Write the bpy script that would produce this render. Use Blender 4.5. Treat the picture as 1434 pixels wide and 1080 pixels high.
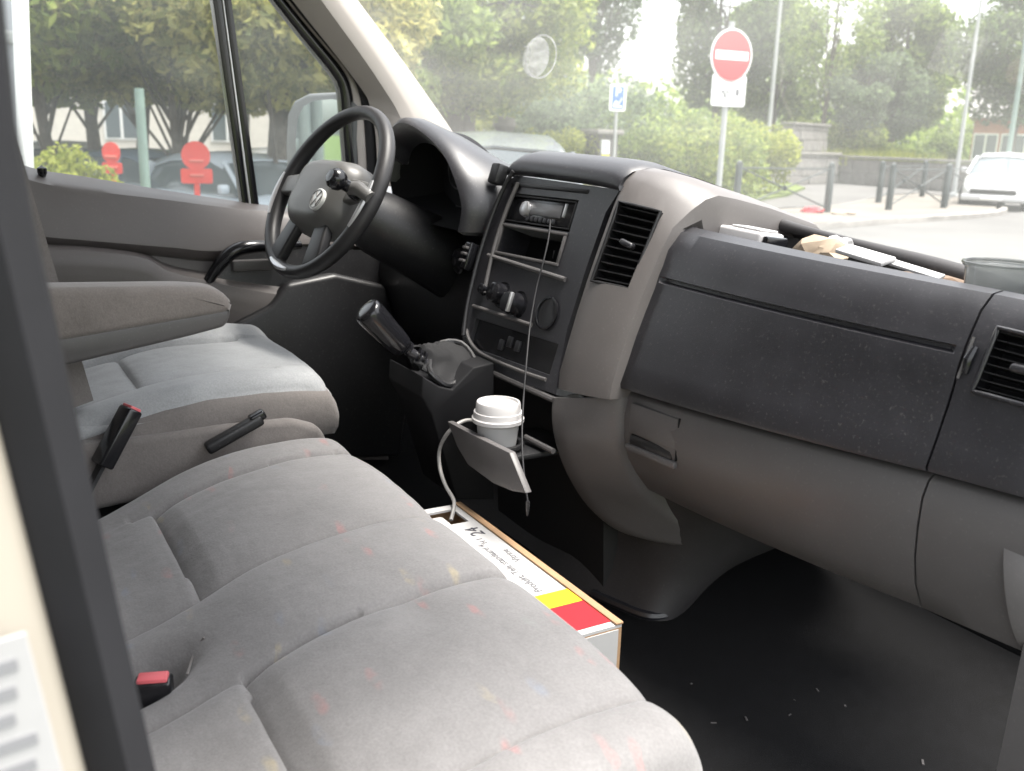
import bpy, bmesh, math, random
from mathutils import Vector, Matrix, noise
random.seed(7)
PI = math.pi
for o in list(bpy.data.objects): bpy.data.objects.remove(o)
S = bpy.context.scene
COL = S.collection

# ------------------------------------------------------------------ camera
F, CX, CY = 1331.0, 717.0, 540.0
CAM = Vector((1.4, 0.0, 1.48))
_mx = Vector((-794, -370, 1331)).normalized()
_dn = Vector((-147, 5104, 1331)); _dn = (_dn - _dn.dot(_mx) * _mx).normalized()
_X = -_mx; _Z = -_dn; _Y = _Z.cross(_X)          # world axes seen from the camera (right, down, forward)
cam = bpy.data.cameras.new('camera'); camo = bpy.data.objects.new('camera', cam); COL.objects.link(camo)
cam.sensor_fit = 'HORIZONTAL'; cam.sensor_width = 36.0; cam.lens = F / 1434 * 36
cam.clip_start = 0.02; cam.clip_end = 2000
camo.matrix_world = Matrix(((_X[0], -_X[1], -_X[2], CAM.x), (_Y[0], -_Y[1], -_Y[2], CAM.y), (_Z[0], -_Z[1], -_Z[2], CAM.z), (0, 0, 0, 1)))
cam.dof.use_dof = True; cam.dof.focus_distance = 1.45; cam.dof.aperture_fstop = 7.0
S.camera = camo

# ------------------------------------------------------------------ sky, sun, exposure
SUN_EL, SUN_AZ = 75.0, 36.0            # azimuth measured from +Y towards +X
w = bpy.data.worlds.new('World'); S.world = w; w.use_nodes = True
nt = w.node_tree; bg = nt.nodes['Background']
sky = nt.nodes.new('ShaderNodeTexSky'); sky.sky_type = 'NISHITA'; sky.sun_disc = False
sky.sun_elevation = math.radians(SUN_EL); sky.sun_rotation = math.radians(SUN_AZ)
sky.air_density = 1.5; sky.dust_density = 3.0; sky.ozone_density = 1.0
hs = nt.nodes.new('ShaderNodeHueSaturation'); hs.inputs['Saturation'].default_value = 0.22
nt.links.new(sky.outputs[0], hs.inputs['Color']); nt.links.new(hs.outputs[0], bg.inputs[0])
bg.inputs[1].default_value = 0.15
sl = bpy.data.lights.new('sun', 'SUN'); sl.energy = 2.8; sl.angle = math.radians(26); sl.color = (1.0, 0.95, 0.87)
so = bpy.data.objects.new('sun', sl); COL.objects.link(so)
_e, _a = math.radians(SUN_EL), math.radians(SUN_AZ)
_d = Vector((math.sin(_a) * math.cos(_e), math.cos(_a) * math.cos(_e), math.sin(_e)))
so.rotation_euler = _d.to_track_quat('Z', 'Y').to_euler(); so.location = _d * 60
S.view_settings.view_transform = 'Standard'; S.view_settings.look = 'None'; S.view_settings.gamma = 1.0
S.view_settings.exposure = 1.9

# ------------------------------------------------------------------ helpers
def ray(px, py):
    c = ((px - CX) / F, (py - CY) / F, 1.0)
    return Vector((_X[0]*c[0]+_X[1]*c[1]+_X[2]*c[2], _Y[0]*c[0]+_Y[1]*c[1]+_Y[2]*c[2], _Z[0]*c[0]+_Z[1]*c[1]+_Z[2]*c[2]))
def P(px, py, x=None, y=None, z=None):
    d = ray(px, py)
    if x is not None: t = (x - CAM.x) / d.x
    elif y is not None: t = (y - CAM.y) / d.y
    else: t = (z - CAM.z) / d.z
    return CAM + d * t
def G(px, dist, z=0.0):
    """a spot on the ground in the compass direction of a picture column, dist metres off"""
    d = ray(px, 190); h = Vector((d.x, d.y, 0)).normalized()
    return Vector((CAM.x + h.x * dist, CAM.y + h.y * dist, z))
V = lambda *a: Vector(a)
def lerp(a, b, t): return a + (b - a) * t
def interp(x, pts):
    if x <= pts[0][0]: return pts[0][1]
    for (a, va), (b, vb) in zip(pts, pts[1:]):
        if x <= b:
            t = (x - a) / (b - a); t2 = t
            return va + (vb - va) * t2
    return pts[-1][1]
def spline(pts, n, closed=False):
    pts = [Vector(p) for p in pts]; m = len(pts); out = []
    segs = m if closed else m - 1
    for k in range(n):
        t = k / (n if closed else n - 1) * segs
        i = min(int(t), segs - 1); f = t - i
        g = lambda j: pts[j % m] if closed else pts[max(0, min(m - 1, j))]
        p0, p1, p2, p3 = g(i-1), g(i), g(i+1), g(i+2)
        out.append(0.5 * ((2*p1) + (p2-p0)*f + (2*p0-5*p1+4*p2-p3)*f*f + (3*p1-p0-3*p2+p3)*f**3))
    return out
ROOTLOC = {}
def mesh_obj(name, verts, faces, mat, parent=None, smooth=35, mods=None, mats=None, fmat=None):
    me = bpy.data.meshes.new(name)
    me.from_pydata([tuple(v) for v in verts], [], faces); me.update()
    bm = bmesh.new(); bm.from_mesh(me); bmesh.ops.recalc_face_normals(bm, faces=bm.faces); bm.to_mesh(me); bm.free()
    return finish(name, me, mat, parent, smooth, mats, fmat)
def finish(name, me, mat, parent, smooth=35, mats=None, fmat=None):
    # put the object's origin at its own base so that it can be moved about
    xs = [v.co for v in me.vertices]
    lo = Vector([min(v[i] for v in xs) for i in range(3)]); hi = Vector([max(v[i] for v in xs) for i in range(3)])
    c = Vector(((lo.x+hi.x)/2, (lo.y+hi.y)/2, lo.z))
    me.transform(Matrix.Translation(-c))
    for m in (mats or [mat]): me.materials.append(m)
    if fmat:
        for p, i in zip(me.polygons, fmat): p.material_index = i
    if smooth is not None:
        for p in me.polygons: p.use_smooth = True
        me.set_sharp_from_angle(angle=math.radians(smooth))
    o = bpy.data.objects.new(name, me); COL.objects.link(o)
    ROOTLOC[o.name] = c
    o.location = c
    if parent is not None:
        o.parent = parent; o.location = c - ROOTLOC[parent.name]
    return o
def tag(o, label, cat=None, group=None, kind=None):
    if label: o['label'] = label
    if cat: o['category'] = cat
    if group: o['group'] = group
    if kind: o['kind'] = kind
    return o
def thing(name, label, cat, loc, group=None):
    o = bpy.data.objects.new(name, None); COL.objects.link(o); o.location = loc; o.empty_display_size = 0.1
    ROOTLOC[o.name] = Vector(loc)
    return tag(o, label, cat, group)
class MB:
    def __init__(s): s.v = []; s.f = []; s.m = []; s.cur = 0
    def add(s, vs, fs):
        k = len(s.v); s.v += [Vector(v) for v in vs]
        for f in fs: s.f.append([i + k for i in f]); s.m.append(s.cur)
        return s
    def grid(s, rows, close=False):
        n = len(rows[0]); fs = []
        for r in range(len(rows) - 1):
            for c in range(n if close else n - 1):
                c2 = (c + 1) % n
                fs.append((r*n+c, r*n+c2, (r+1)*n+c2, (r+1)*n+c))
        return s.add([p for r in rows for p in r], fs)
    def box(s, lo, hi, M=None, bev=0.0, seg=2):
        bm = bmesh.new(); bmesh.ops.create_cube(bm, size=1)
        lo = Vector(lo); hi = Vector(hi); d = hi - lo; c = (lo + hi) / 2
        for v in bm.verts: v.co = Vector((v.co.x*d.x, v.co.y*d.y, v.co.z*d.z)) + c
        if bev: bmesh.ops.bevel(bm, geom=bm.edges[:], offset=min(bev, 0.49*min(abs(d.x), abs(d.y), abs(d.z))), segments=seg, affect='EDGES', profile=0.5)
        return s._bm(bm, M)
    def _bm(s, bm, M=None):
        bm.verts.index_update()
        vs = [(M @ v.co if M else v.co.copy()) for v in bm.verts]
        s.add(vs, [[v.index for v in f.verts] for f in bm.faces]); bm.free(); return s
    def tube(s, pts, r, seg=10, cap=True, closed=False):
        pts = [Vector(p) for p in pts]; n = len(pts)
        rr = r if isinstance(r, (list, tuple)) else [r] * n
        rings = []; up = None
        for i in range(n):
            a = pts[i-1] if (i or closed) else pts[i]; b = pts[(i+1) % n] if (i < n-1 or closed) else pts[i]
            t = (b - a); t = t.normalized() if t.length > 1e-9 else Vector((0, 0, 1))
            if up is None:
                up = Vector((0, 0, 1)) if abs(t.z) < 0.9 else Vector((1, 0, 0))
            u = (up - t * up.dot(t)); u = u.normalized() if u.length > 1e-6 else t.orthogonal().normalized()
            up = u; v = t.cross(u)
            rings.append([pts[i] + rr[i] * (math.cos(2*PI*k/seg) * u + math.sin(2*PI*k/seg) * v) for k in range(seg)])
        if closed: rings.append(rings[0])
        k0 = len(s.v); s.grid(rings, close=True)
        if cap and not closed:
            s.f.append([k0 + i for i in range(seg)][::-1]); s.f.append([k0 + (n-1)*seg + i for i in range(seg)]); s.m += [s.cur, s.cur]
        return s
    def lathe(s, prof, M=None, seg=32):
        """prof: (radius, height) pairs about local z"""
        rows = []
        for r, z in prof: rows.append([(M or Matrix()) @ Vector((r*math.cos(2*PI*k/seg), r*math.sin(2*PI*k/seg), z)) for k in range(seg)])
        k0 = len(s.v); s.grid(rows, close=True)
        if prof[0][0] > 1e-6: s.f.append([k0+i for i in range(seg)][::-1]); s.m.append(s.cur)
        if prof[-1][0] > 1e-6: s.f.append([k0+(len(prof)-1)*seg+i for i in range(seg)]); s.m.append(s.cur)
        return s
    def prism(s, poly, vec, bev=0.0, seg=2):
        """a flat outline pushed out along vec"""
        bm = bmesh.new(); vec = Vector(vec)
        a = [bm.verts.new(p) for p in poly]; f = bm.faces.new(a)
        r = bmesh.ops.extrude_face_region(bm, geom=[f])
        bmesh.ops.translate(bm, vec=vec, verts=[e for e in r['geom'] if isinstance(e, bmesh.types.BMVert)])
        bmesh.ops.recalc_face_normals(bm, faces=bm.faces)
        if bev: bmesh.ops.bevel(bm, geom=bm.edges[:], offset=bev, segments=seg, affect='EDGES', profile=0.5)
        return s._bm(bm)
    def build(s, name, mat, parent=None, smooth=35, weld=False, mats=None):
        me = bpy.data.meshes.new(name)
        me.from_pydata([tuple(v) for v in s.v], [], s.f); me.update()
        bm = bmesh.new(); bm.from_mesh(me)
        if mats:
            bm.faces.ensure_lookup_table()
            for f, i in zip(bm.faces, s.m): f.material_index = i
        if weld: bmesh.ops.remove_doubles(bm, verts=bm.verts, dist=1e-5)
        bmesh.ops.recalc_face_normals(bm, faces=bm.faces); bm.to_mesh(me); bm.free()
        return finish(name, me, mat, parent, smooth, mats)
def sheet(rows, thick, name, mat, parent, smooth=40, flip=1):
    """a surface given as rows of points, thickened along its normals"""
    nr, nc = len(rows), len(rows[0])
    nor = []
    for r in range(nr):
        line = []
        for c in range(nc):
            du = rows[r][min(c+1, nc-1)] - rows[r][max(c-1, 0)]; dv = rows[min(r+1, nr-1)][c] - rows[max(r-1, 0)][c]
            n = du.cross(dv); line.append((n.normalized() if n.length > 1e-12 else Vector((0, 0, 1))) * thick * flip)
        nor.append(line)
    back = [[rows[r][c] - nor[r][c] for c in range(nc)] for r in range(nr)]
    vs = [p for r in rows for p in r] + [p for r in back for p in r]; N = nr * nc; fs = []
    for r in range(nr-1):
        for c in range(nc-1):
            fs.append((r*nc+c, r*nc+c+1, (r+1)*nc+c+1, (r+1)*nc+c)); fs.append((N+r*nc+c, N+(r+1)*nc+c, N+(r+1)*nc+c+1, N+r*nc+c+1))
    for r in range(nr-1):
        for c in (0, nc-1): fs.append((r*nc+c, (r+1)*nc+c, N+(r+1)*nc+c, N+r*nc+c))
    for c in range(nc-1):
        for r in (0, nr-1): fs.append((r*nc+c, r*nc+c+1, N+r*nc+c+1, N+r*nc+c))
    return mesh_obj(name, vs, fs, mat, parent, smooth)
class Frame:
    """a flat panel in the cab: u to the right, v up along it, n out of it"""
    def __init__(s, o, u, v):
        s.o = Vector(o); s.u = Vector(u).normalized(); v = Vector(v); s.v = (v - s.u * v.dot(s.u)).normalized(); s.n = s.u.cross(s.v)
        s.M = Matrix(((s.u.x, s.v.x, s.n.x, s.o.x), (s.u.y, s.v.y, s.n.y, s.o.y), (s.u.z, s.v.z, s.n.z, s.o.z), (0, 0, 0, 1)))
    def px(s, a, b, n=0.0):
        d = ray(a, b); t = ((s.o + s.n * n) - CAM).dot(s.n) / d.dot(s.n); q = CAM + d * t - s.o
        return (q.dot(s.u), q.dot(s.v))
    def w(s, u, v, n=0.0): return s.o + s.u * u + s.v * v + s.n * n
    def pw(s, a, b, n=0.0): return s.w(*s.px(a, b, n), n)
def text_mesh(txt, size, M, mat, parent, name='printed_text', depth=0.0003, align='LEFT'):
    cu = bpy.data.curves.new('t', 'FONT'); cu.body = txt; cu.size = size; cu.extrude = depth; cu.align_x = align
    to = bpy.data.objects.new('t', cu); COL.objects.link(to)
    bpy.context.view_layer.update()
    me = bpy.data.meshes.new_from_object(to.evaluated_get(bpy.context.evaluated_depsgraph_get()))
    bpy.data.objects.remove(to); bpy.data.curves.remove(cu)
    me.transform(M); me.materials.clear()
    me.name = name
    return finish(name, me, mat, parent, None)
def cut(obj, boxes, ang=35):
    """cut box-shaped openings (given as MB meshes in world space) into obj"""
    bpy.context.view_layer.update()
    for k, mb in enumerate(boxes):
        c = mb.build('cutter', None, None, None); c.data.materials.clear()
        md = obj.modifiers.new('cut%d' % k, 'BOOLEAN'); md.object = c; md.operation = 'DIFFERENCE'; md.solver = 'EXACT'
        bpy.context.view_layer.update()
        me = bpy.data.meshes.new_from_object(obj.evaluated_get(bpy.context.evaluated_depsgraph_get()))
        obj.modifiers.clear(); obj.data = me; bpy.data.objects.remove(c)
    for p in obj.data.polygons: p.use_smooth = True
    obj.data.set_sharp_from_angle(angle=math.radians(ang))

# ------------------------------------------------------------------ materials
def mat(name, col, rough=0.5, spec=0.5, metal=0.0, bump=None, var=0.0, varscale=4.0, coat=0.0, specks=0.0):
    m = bpy.data.materials.new(name); m.use_nodes = True; t = m.node_tree; b = t.nodes['Principled BSDF']
    b.inputs['Roughness'].default_value = rough; b.inputs['Metallic'].default_value = metal
    b.inputs['Specular IOR Level'].default_value = spec; b.inputs['Coat Weight'].default_value = coat
    tc = t.nodes.new('ShaderNodeTexCoord')
    if var:
        nz = t.nodes.new('ShaderNodeTexNoise'); nz.inputs['Scale'].default_value = varscale; nz.inputs['Detail'].default_value = 6; nz.inputs['Roughness'].default_value = 0.65
        t.links.new(tc.outputs['Object'], nz.inputs['Vector'])
        cr = t.nodes.new('ShaderNodeValToRGB'); cr.color_ramp.elements[0].position = 0.3; cr.color_ramp.elements[1].position = 0.7
        cr.color_ramp.elements[0].color = (*[c*(1-var) for c in col], 1); cr.color_ramp.elements[1].color = (*[min(1, c*(1+var)) for c in col], 1)
        t.links.new(nz.outputs['Fac'], cr.inputs[0]); t.links.new(cr.outputs[0], b.inputs['Base Color'])
        mr = t.nodes.new('ShaderNodeMapRange'); mr.inputs['To Min'].default_value = max(0, rough-0.1); mr.inputs['To Max'].default_value = min(1, rough+0.12)
        t.links.new(nz.outputs['Fac'], mr.inputs['Value']); t.links.new(mr.outputs[0], b.inputs['Roughness'])
    else: b.inputs['Base Color'].default_value = (*col, 1)
    if specks:
        src = b.inputs['Base Color'].links[0].from_socket if b.inputs['Base Color'].is_linked else None
        n3 = t.nodes.new('ShaderNodeTexNoise'); n3.inputs['Scale'].default_value = 240; n3.inputs['Detail'].default_value = 2; t.links.new(tc.outputs['Object'], n3.inputs['Vector'])
        n5 = t.nodes.new('ShaderNodeTexNoise'); n5.inputs['Scale'].default_value = 7; n5.inputs['Detail'].default_value = 4; t.links.new(tc.outputs['Object'], n5.inputs['Vector'])
        r3 = t.nodes.new('ShaderNodeMapRange'); r3.inputs['From Min'].default_value = .60; r3.inputs['From Max'].default_value = .78; t.links.new(n3.outputs['Fac'], r3.inputs['Value'])
        m3 = t.nodes.new('ShaderNodeMath'); m3.operation = 'MULTIPLY'; t.links.new(r3.outputs[0], m3.inputs[0]); t.links.new(n5.outputs['Fac'], m3.inputs[1])
        m4 = t.nodes.new('ShaderNodeMath'); m4.operation = 'MULTIPLY'; m4.inputs[1].default_value = specks; t.links.new(m3.outputs[0], m4.inputs[0])
        x3 = t.nodes.new('ShaderNodeMixRGB'); t.links.new(m4.outputs[0], x3.inputs[0]); x3.inputs[2].default_value = (.22, .21, .20, 1)
        if src: t.links.new(src, x3.inputs[1])
        else: x3.inputs[1].default_value = (*col, 1)
        t.links.new(x3.outputs[0], b.inputs['Base Color'])
    if bump:
        sc, st = bump
        n2 = t.nodes.new('ShaderNodeTexNoise'); n2.inputs['Scale'].default_value = sc; n2.inputs['Detail'].default_value = 3
        bp = t.nodes.new('ShaderNodeBump'); bp.inputs['Strength'].default_value = st; bp.inputs['Distance'].default_value = 0.3/sc
        t.links.new(tc.outputs['Object'], n2.inputs['Vector']); t.links.new(n2.outputs['Fac'], bp.inputs['Height']); t.links.new(bp.outputs[0], b.inputs['Normal'])
    return m
M = {}
M['dash_dark'] = mat('dash_dark', (0.0150, 0.0147, 0.0182), 0.40, 0.5, bump=(700, 0.35), var=0.22, varscale=11, specks=0.30)
M['dash_black'] = mat('dash_black', (0.0094, 0.0094, 0.0107), 0.42, 0.5, bump=(900, 0.2), var=0.15, specks=0.30)
M['gloss_black'] = mat('gloss_black', (0.0086, 0.0086, 0.0104), 0.18, 0.5)
M['void'] = mat('void', (0.006, 0.006, 0.007), 0.7, 0.2)
M['taupe'] = mat('taupe', (0.108, 0.099, 0.096), 0.45, 0.4, bump=(900, 0.25), var=0.07, varscale=7, specks=0.35)
M['taupe_dark'] = mat('taupe_dark', (0.090, 0.085, 0.085), 0.45, 0.4, bump=(900, 0.25), var=0.08, varscale=7, specks=0.35)
M['door_taupe'] = mat('door_taupe', (0.104, 0.094, 0.091), 0.45, 0.4, bump=(900, 0.25), var=0.07, varscale=7, specks=0.35)
M['pillar'] = mat('pillar', (0.38, 0.35, 0.325), 0.6, 0.3, bump=(700, 0.2), var=0.05)
M['body_paint'] = mat('body_paint', (0.3960, 0.3600, 0.3060), 0.3, 0.5, coat=0.5, var=0.03)
M['rubber'] = mat('rubber', (0.0158, 0.0158, 0.0178), 0.6, 0.4, bump=(300, 0.2), var=0.25, varscale=14)
M['seal'] = mat('seal', (0.0120, 0.0120, 0.0143), 0.7, 0.3, bump=(500, 0.2), var=0.2, varscale=10)
M['carpet'] = mat('carpet', (0.0045, 0.0045, 0.005), 0.95, 0.2, bump=(500, 0.8), var=0.35, varscale=30, specks=0.03)
M['leather'] = mat('leather', (0.0187, 0.0180, 0.0192), 0.45, 0.4, bump=(400, 0.2), var=0.2, varscale=20)
M['boot_leather'] = mat('boot_leather', (0.016, 0.016, 0.017), 0.8, 0.2, bump=(300, 0.3))
M['hub_grey'] = mat('hub_grey', (0.105, 0.103, 0.099), 0.4, 0.5, bump=(800, 0.2), var=0.06)
M['chrome'] = mat('chrome', (0.75, 0.75, 0.76), 0.2, 0.5, metal=1.0)
M['silver'] = mat('silver', (0.55, 0.55, 0.56), 0.35, 0.5, metal=0.8)
M['white_plastic'] = mat('white_plastic', (0.5040, 0.4899, 0.4896), 0.4, 0.4, bump=(120, 0.05), var=0.03)
M['paper_white'] = mat('paper_white', (0.40, 0.395, 0.395), 0.8, 0.2, var=0.05, varscale=12)
M['paper_tan'] = mat('paper_tan', (0.30, 0.24, 0.18), 0.85, 0.2, var=0.15, varscale=25)
M['card'] = mat('card', (0.3150, 0.2025, 0.1200), 0.85, 0.2, bump=(200, 0.2), var=0.15, varscale=20)
M['ink'] = mat('ink', (0.05, 0.05, 0.06), 0.7, 0.2)
M['ink_grey'] = mat('ink_grey', (0.13, 0.13, 0.14), 0.7, 0.2)
M['yellow'] = mat('yellow', (0.6800, 0.4480, 0.0160), 0.6, 0.3)
M['red'] = mat('red', (0.5270, 0.0160, 0.0240), 0.6, 0.3)
M['buckle_red'] = mat('buckle_red', (0.6120, 0.1200, 0.1360), 0.4, 0.5)
M['belt'] = mat('belt', (0.3150, 0.2850, 0.2550), 0.8, 0.3, bump=(600, 0.4))
M['cord_grey'] = mat('cord_grey', (0.2700, 0.2625, 0.2550), 0.45, 0.4)
M['display'] = mat('display', (0.11, 0.11, 0.115), 0.25, 0.5)
M['lining'] = mat('lining', (0.4125, 0.3975, 0.3750), 0.9, 0.1)
def fabric(name, col, pattern=0.0):
    m = mat(name, col, 0.92, 0.15); t = m.node_tree; b = t.nodes['Principled BSDF']; L = t.links.new
    N = lambda k: t.nodes.new('ShaderNode' + k)
    b.inputs['Sheen Weight'].default_value = 0.25; b.inputs['Sheen Roughness'].default_value = 0.5
    tc = t.nodes['Texture Coordinate']
    n1 = N('TexNoise'); n1.inputs['Scale'].default_value = 5; n1.inputs['Detail'].default_value = 8; n1.inputs['Roughness'].default_value = 0.7
    L(tc.outputs['Object'], n1.inputs['Vector'])
    cr = N('ValToRGB'); cr.color_ramp.elements[0].position = 0.32; cr.color_ramp.elements[1].position = 0.62
    cr.color_ramp.elements[0].color = (*[c*0.86 for c in col], 1); cr.color_ramp.elements[1].color = (*[c*1.08 for c in col], 1)
    L(n1.outputs['Fac'], cr.inputs[0]); last = cr.outputs[0]
    if pattern:
        mp = N('Mapping'); mp.inputs['Rotation'].default_value = (0, 0, 0.9); mp.inputs['Scale'].default_value = (15, 52, 1)
        nz = N('TexNoise'); nz.inputs['Scale'].default_value = 26; L(tc.outputs['Object'], nz.inputs['Vector'])
        ad = N('VectorMath'); ad.operation = 'MULTIPLY_ADD'; L(nz.outputs['Color'], ad.inputs[0]); ad.inputs[1].default_value = (0.014, 0.014, 0); L(tc.outputs['Object'], ad.inputs[2])
        L(ad.outputs[0], mp.inputs[0])
        vo = N('TexVoronoi'); vo.inputs['Scale'].default_value = 1.0; vo.voronoi_dimensions = '2D'; L(mp.outputs[0], vo.inputs['Vector'])
        lt = N('MapRange'); lt.inputs['From Min'].default_value = 0.36; lt.inputs['From Max'].default_value = 0.16; L(vo.outputs['Distance'], lt.inputs['Value'])
        sx = N('SeparateColor'); L(vo.outputs['Color'], sx.inputs[0])
        pick = N('MapRange'); pick.inputs['From Min'].default_value = 0.80; pick.inputs['From Max'].default_value = 0.84; L(sx.outputs[0], pick.inputs['Value'])
        hue = N('ValToRGB'); hue.color_ramp.interpolation = 'CONSTANT'
        e = hue.color_ramp.elements; e[0].color = (0.55, 0.10, 0.09, 1); e[1].position = 0.42; e[1].color = (0.17, 0.24, 0.36, 1)
        for p, c in ((0.66, (0.60, 0.47, 0.16, 1)), (0.8, (0.62, 0.14, 0.12, 1)), (0.92, (0.25, 0.28, 0.26, 1))):
            k = e.new(p); k.color = c
        L(sx.outputs[1], hue.inputs[0])
        n3 = N('TexNoise'); n3.inputs['Scale'].default_value = 45; L(tc.outputs['Object'], n3.inputs['Vector'])
        th = N('MapRange'); th.inputs['From Min'].default_value = 0.35; th.inputs['From Max'].default_value = 0.65; L(n3.outputs['Fac'], th.inputs['Value'])
        mu = N('Math'); mu.operation = 'MULTIPLY'; L(lt.outputs[0], mu.inputs[0]); L(pick.outputs[0], mu.inputs[1])
        mu2 = N('Math'); mu2.operation = 'MULTIPLY'; L(mu.outputs[0], mu2.inputs[0]); L(th.outputs[0], mu2.inputs[1])
        mu3 = N('Math'); mu3.operation = 'MULTIPLY'; L(mu2.outputs[0], mu3.inputs[0]); mu3.inputs[1].default_value = pattern
        mx = N('MixRGB'); L(mu3.outputs[0], mx.inputs[0]); L(last, mx.inputs[1]); L(hue.outputs[0], mx.inputs[2]); last = mx.outputs[0]
    nw = N('TexNoise'); nw.inputs['Scale'].default_value = 330; nw.inputs['Detail'].default_value = 1; L(tc.outputs['Object'], nw.inputs['Vector'])
    rw = N('MapRange'); rw.inputs['From Min'].default_value = .3; rw.inputs['From Max'].default_value = .7; rw.inputs['To Min'].default_value = .92; rw.inputs['To Max'].default_value = 1.07; L(nw.outputs['Fac'], rw.inputs['Value'])
    mw = N('VectorMath'); mw.operation = 'SCALE'; L(last, mw.inputs[0]); L(rw.outputs[0], mw.inputs['Scale']); last = mw.outputs[0]
    L(last, b.inputs['Base Color'])
    n2 = N('TexNoise'); n2.inputs['Scale'].default_value = 420; n2.inputs['Detail'].default_value = 2; L(tc.outputs['Object'], n2.inputs['Vector'])
    n4 = N('TexNoise'); n4.inputs['Scale'].default_value = 14; n4.inputs['Detail'].default_value = 4; L(tc.outputs['Object'], n4.inputs['Vector'])
    b1 = N('Bump'); b1.inputs['Strength'].default_value = 0.35; b1.inputs['Distance'].default_value = 0.001; L(n2.outputs['Fac'], b1.inputs['Height'])
    b2 = N('Bump'); b2.inputs['Strength'].default_value = 0.4; b2.inputs['Distance'].default_value = 0.012; L(n4.outputs['Fac'], b2.inputs['Height']); L(b1.outputs[0], b2.inputs['Normal'])
    L(b2.outputs[0], b.inputs['Normal'])
    return m
M['seat_cloth'] = fabric('seat_cloth', (0.190, 0.183, 0.181), 0.19)
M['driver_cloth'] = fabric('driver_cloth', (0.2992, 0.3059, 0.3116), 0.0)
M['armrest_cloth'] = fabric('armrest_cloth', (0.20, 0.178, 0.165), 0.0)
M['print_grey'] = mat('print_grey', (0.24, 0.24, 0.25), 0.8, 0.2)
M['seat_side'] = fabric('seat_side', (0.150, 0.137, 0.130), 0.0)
def glass(name, haze, gloss=0.006, tint=(1, 1, 1), smear=2.5, coat_col=(0.85, 0.87, 0.84)):
    """clear pane with a pale scattering film; on the windows it stands in for veiling glare"""
    m = bpy.data.materials.new(name); m.use_nodes = True; t = m.node_tree; L = t.links.new
    t.nodes.remove(t.nodes['Principled BSDF']); out = t.nodes['Material Output']
    tr = t.nodes.new('ShaderNodeBsdfTransparent'); tr.inputs[0].default_value = (*tint, 1)
    gl = t.nodes.new('ShaderNodeBsdfGlossy'); gl.inputs['Roughness'].default_value = 0.02
    lw = t.nodes.new('ShaderNodeFresnel'); lw.inputs[0].default_value = 1.3
    mg = t.nodes.new('ShaderNodeMixShader'); mm = t.nodes.new('ShaderNodeMath'); mm.operation = 'MULTIPLY'; mm.inputs[1].default_value = gloss * 10
    L(lw.outputs[0], mm.inputs[0]); L(mm.outputs[0], mg.inputs[0]); L(tr.outputs[0], mg.inputs[1]); L(gl.outputs[0], mg.inputs[2])
    df = t.nodes.new('ShaderNodeBsdfDiffuse'); df.inputs[0].default_value = (*coat_col, 1)
    tl = t.nodes.new('ShaderNodeBsdfTranslucent'); tl.inputs[0].default_value = (*coat_col, 1)
    dm = t.nodes.new('ShaderNodeMixShader'); dm.inputs[0].default_value = 0.75; L(df.outputs[0], dm.inputs[1]); L(tl.outputs[0], dm.inputs[2])
    tc = t.nodes.new('ShaderNodeTexCoord'); nz = t.nodes.new('ShaderNodeTexNoise'); nz.inputs['Scale'].default_value = smear; nz.inputs['Detail'].default_value = 5
    mpg = t.nodes.new('ShaderNodeMapping'); mpg.inputs['Rotation'].default_value = (0, .5, 0); mpg.inputs['Scale'].default_value = (.6, 1, 2.6); L(tc.outputs['Object'], mpg.inputs[0]); L(mpg.outputs[0], nz.inputs['Vector'])
    mr = t.nodes.new('ShaderNodeMapRange'); mr.inputs['From Min'].default_value = .25; mr.inputs['From Max'].default_value = .75; mr.inputs['To Min'].default_value = haze * 0.5; mr.inputs['To Max'].default_value = haze * 1.5
    L(nz.outputs['Fac'], mr.inputs['Value'])
    mx = t.nodes.new('ShaderNodeMixShader'); L(mr.outputs[0], mx.inputs[0]); L(mg.outputs[0], mx.inputs[1]); L(dm.outputs[0], mx.inputs[2])
    L(mx.outputs[0], out.inputs['Surface'])
    return m
for k_ in ('dash_dark', 'taupe', 'door_taupe', 'taupe_dark'):          # sheen added in place of the bright windscreen reflection at grazing angles
    b_ = M[k_].node_tree.nodes['Principled BSDF']; b_.inputs['Sheen Weight'].default_value = 0.40 if k_ == 'dash_dark' else 0.12; b_.inputs['Sheen Roughness'].default_value = 0.12
    b_.inputs['Specular IOR Level'].default_value = 0.75 if k_ == 'dash_dark' else 0.5
M['windshield'] = glass('windshield_glass', 0.10)
M['side_glass'] = glass('side_glass', 0.08, tint=(0.97, 0.98, 0.975))
M['clear_tub'] = glass('clear_tub', 0.28, 0.12, tint=(0.80, 0.81, 0.81), coat_col=(0.30, 0.31, 0.31), smear=12)
M['film'] = glass('sticker_film', 0.14, 0.05, smear=40)

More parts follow.
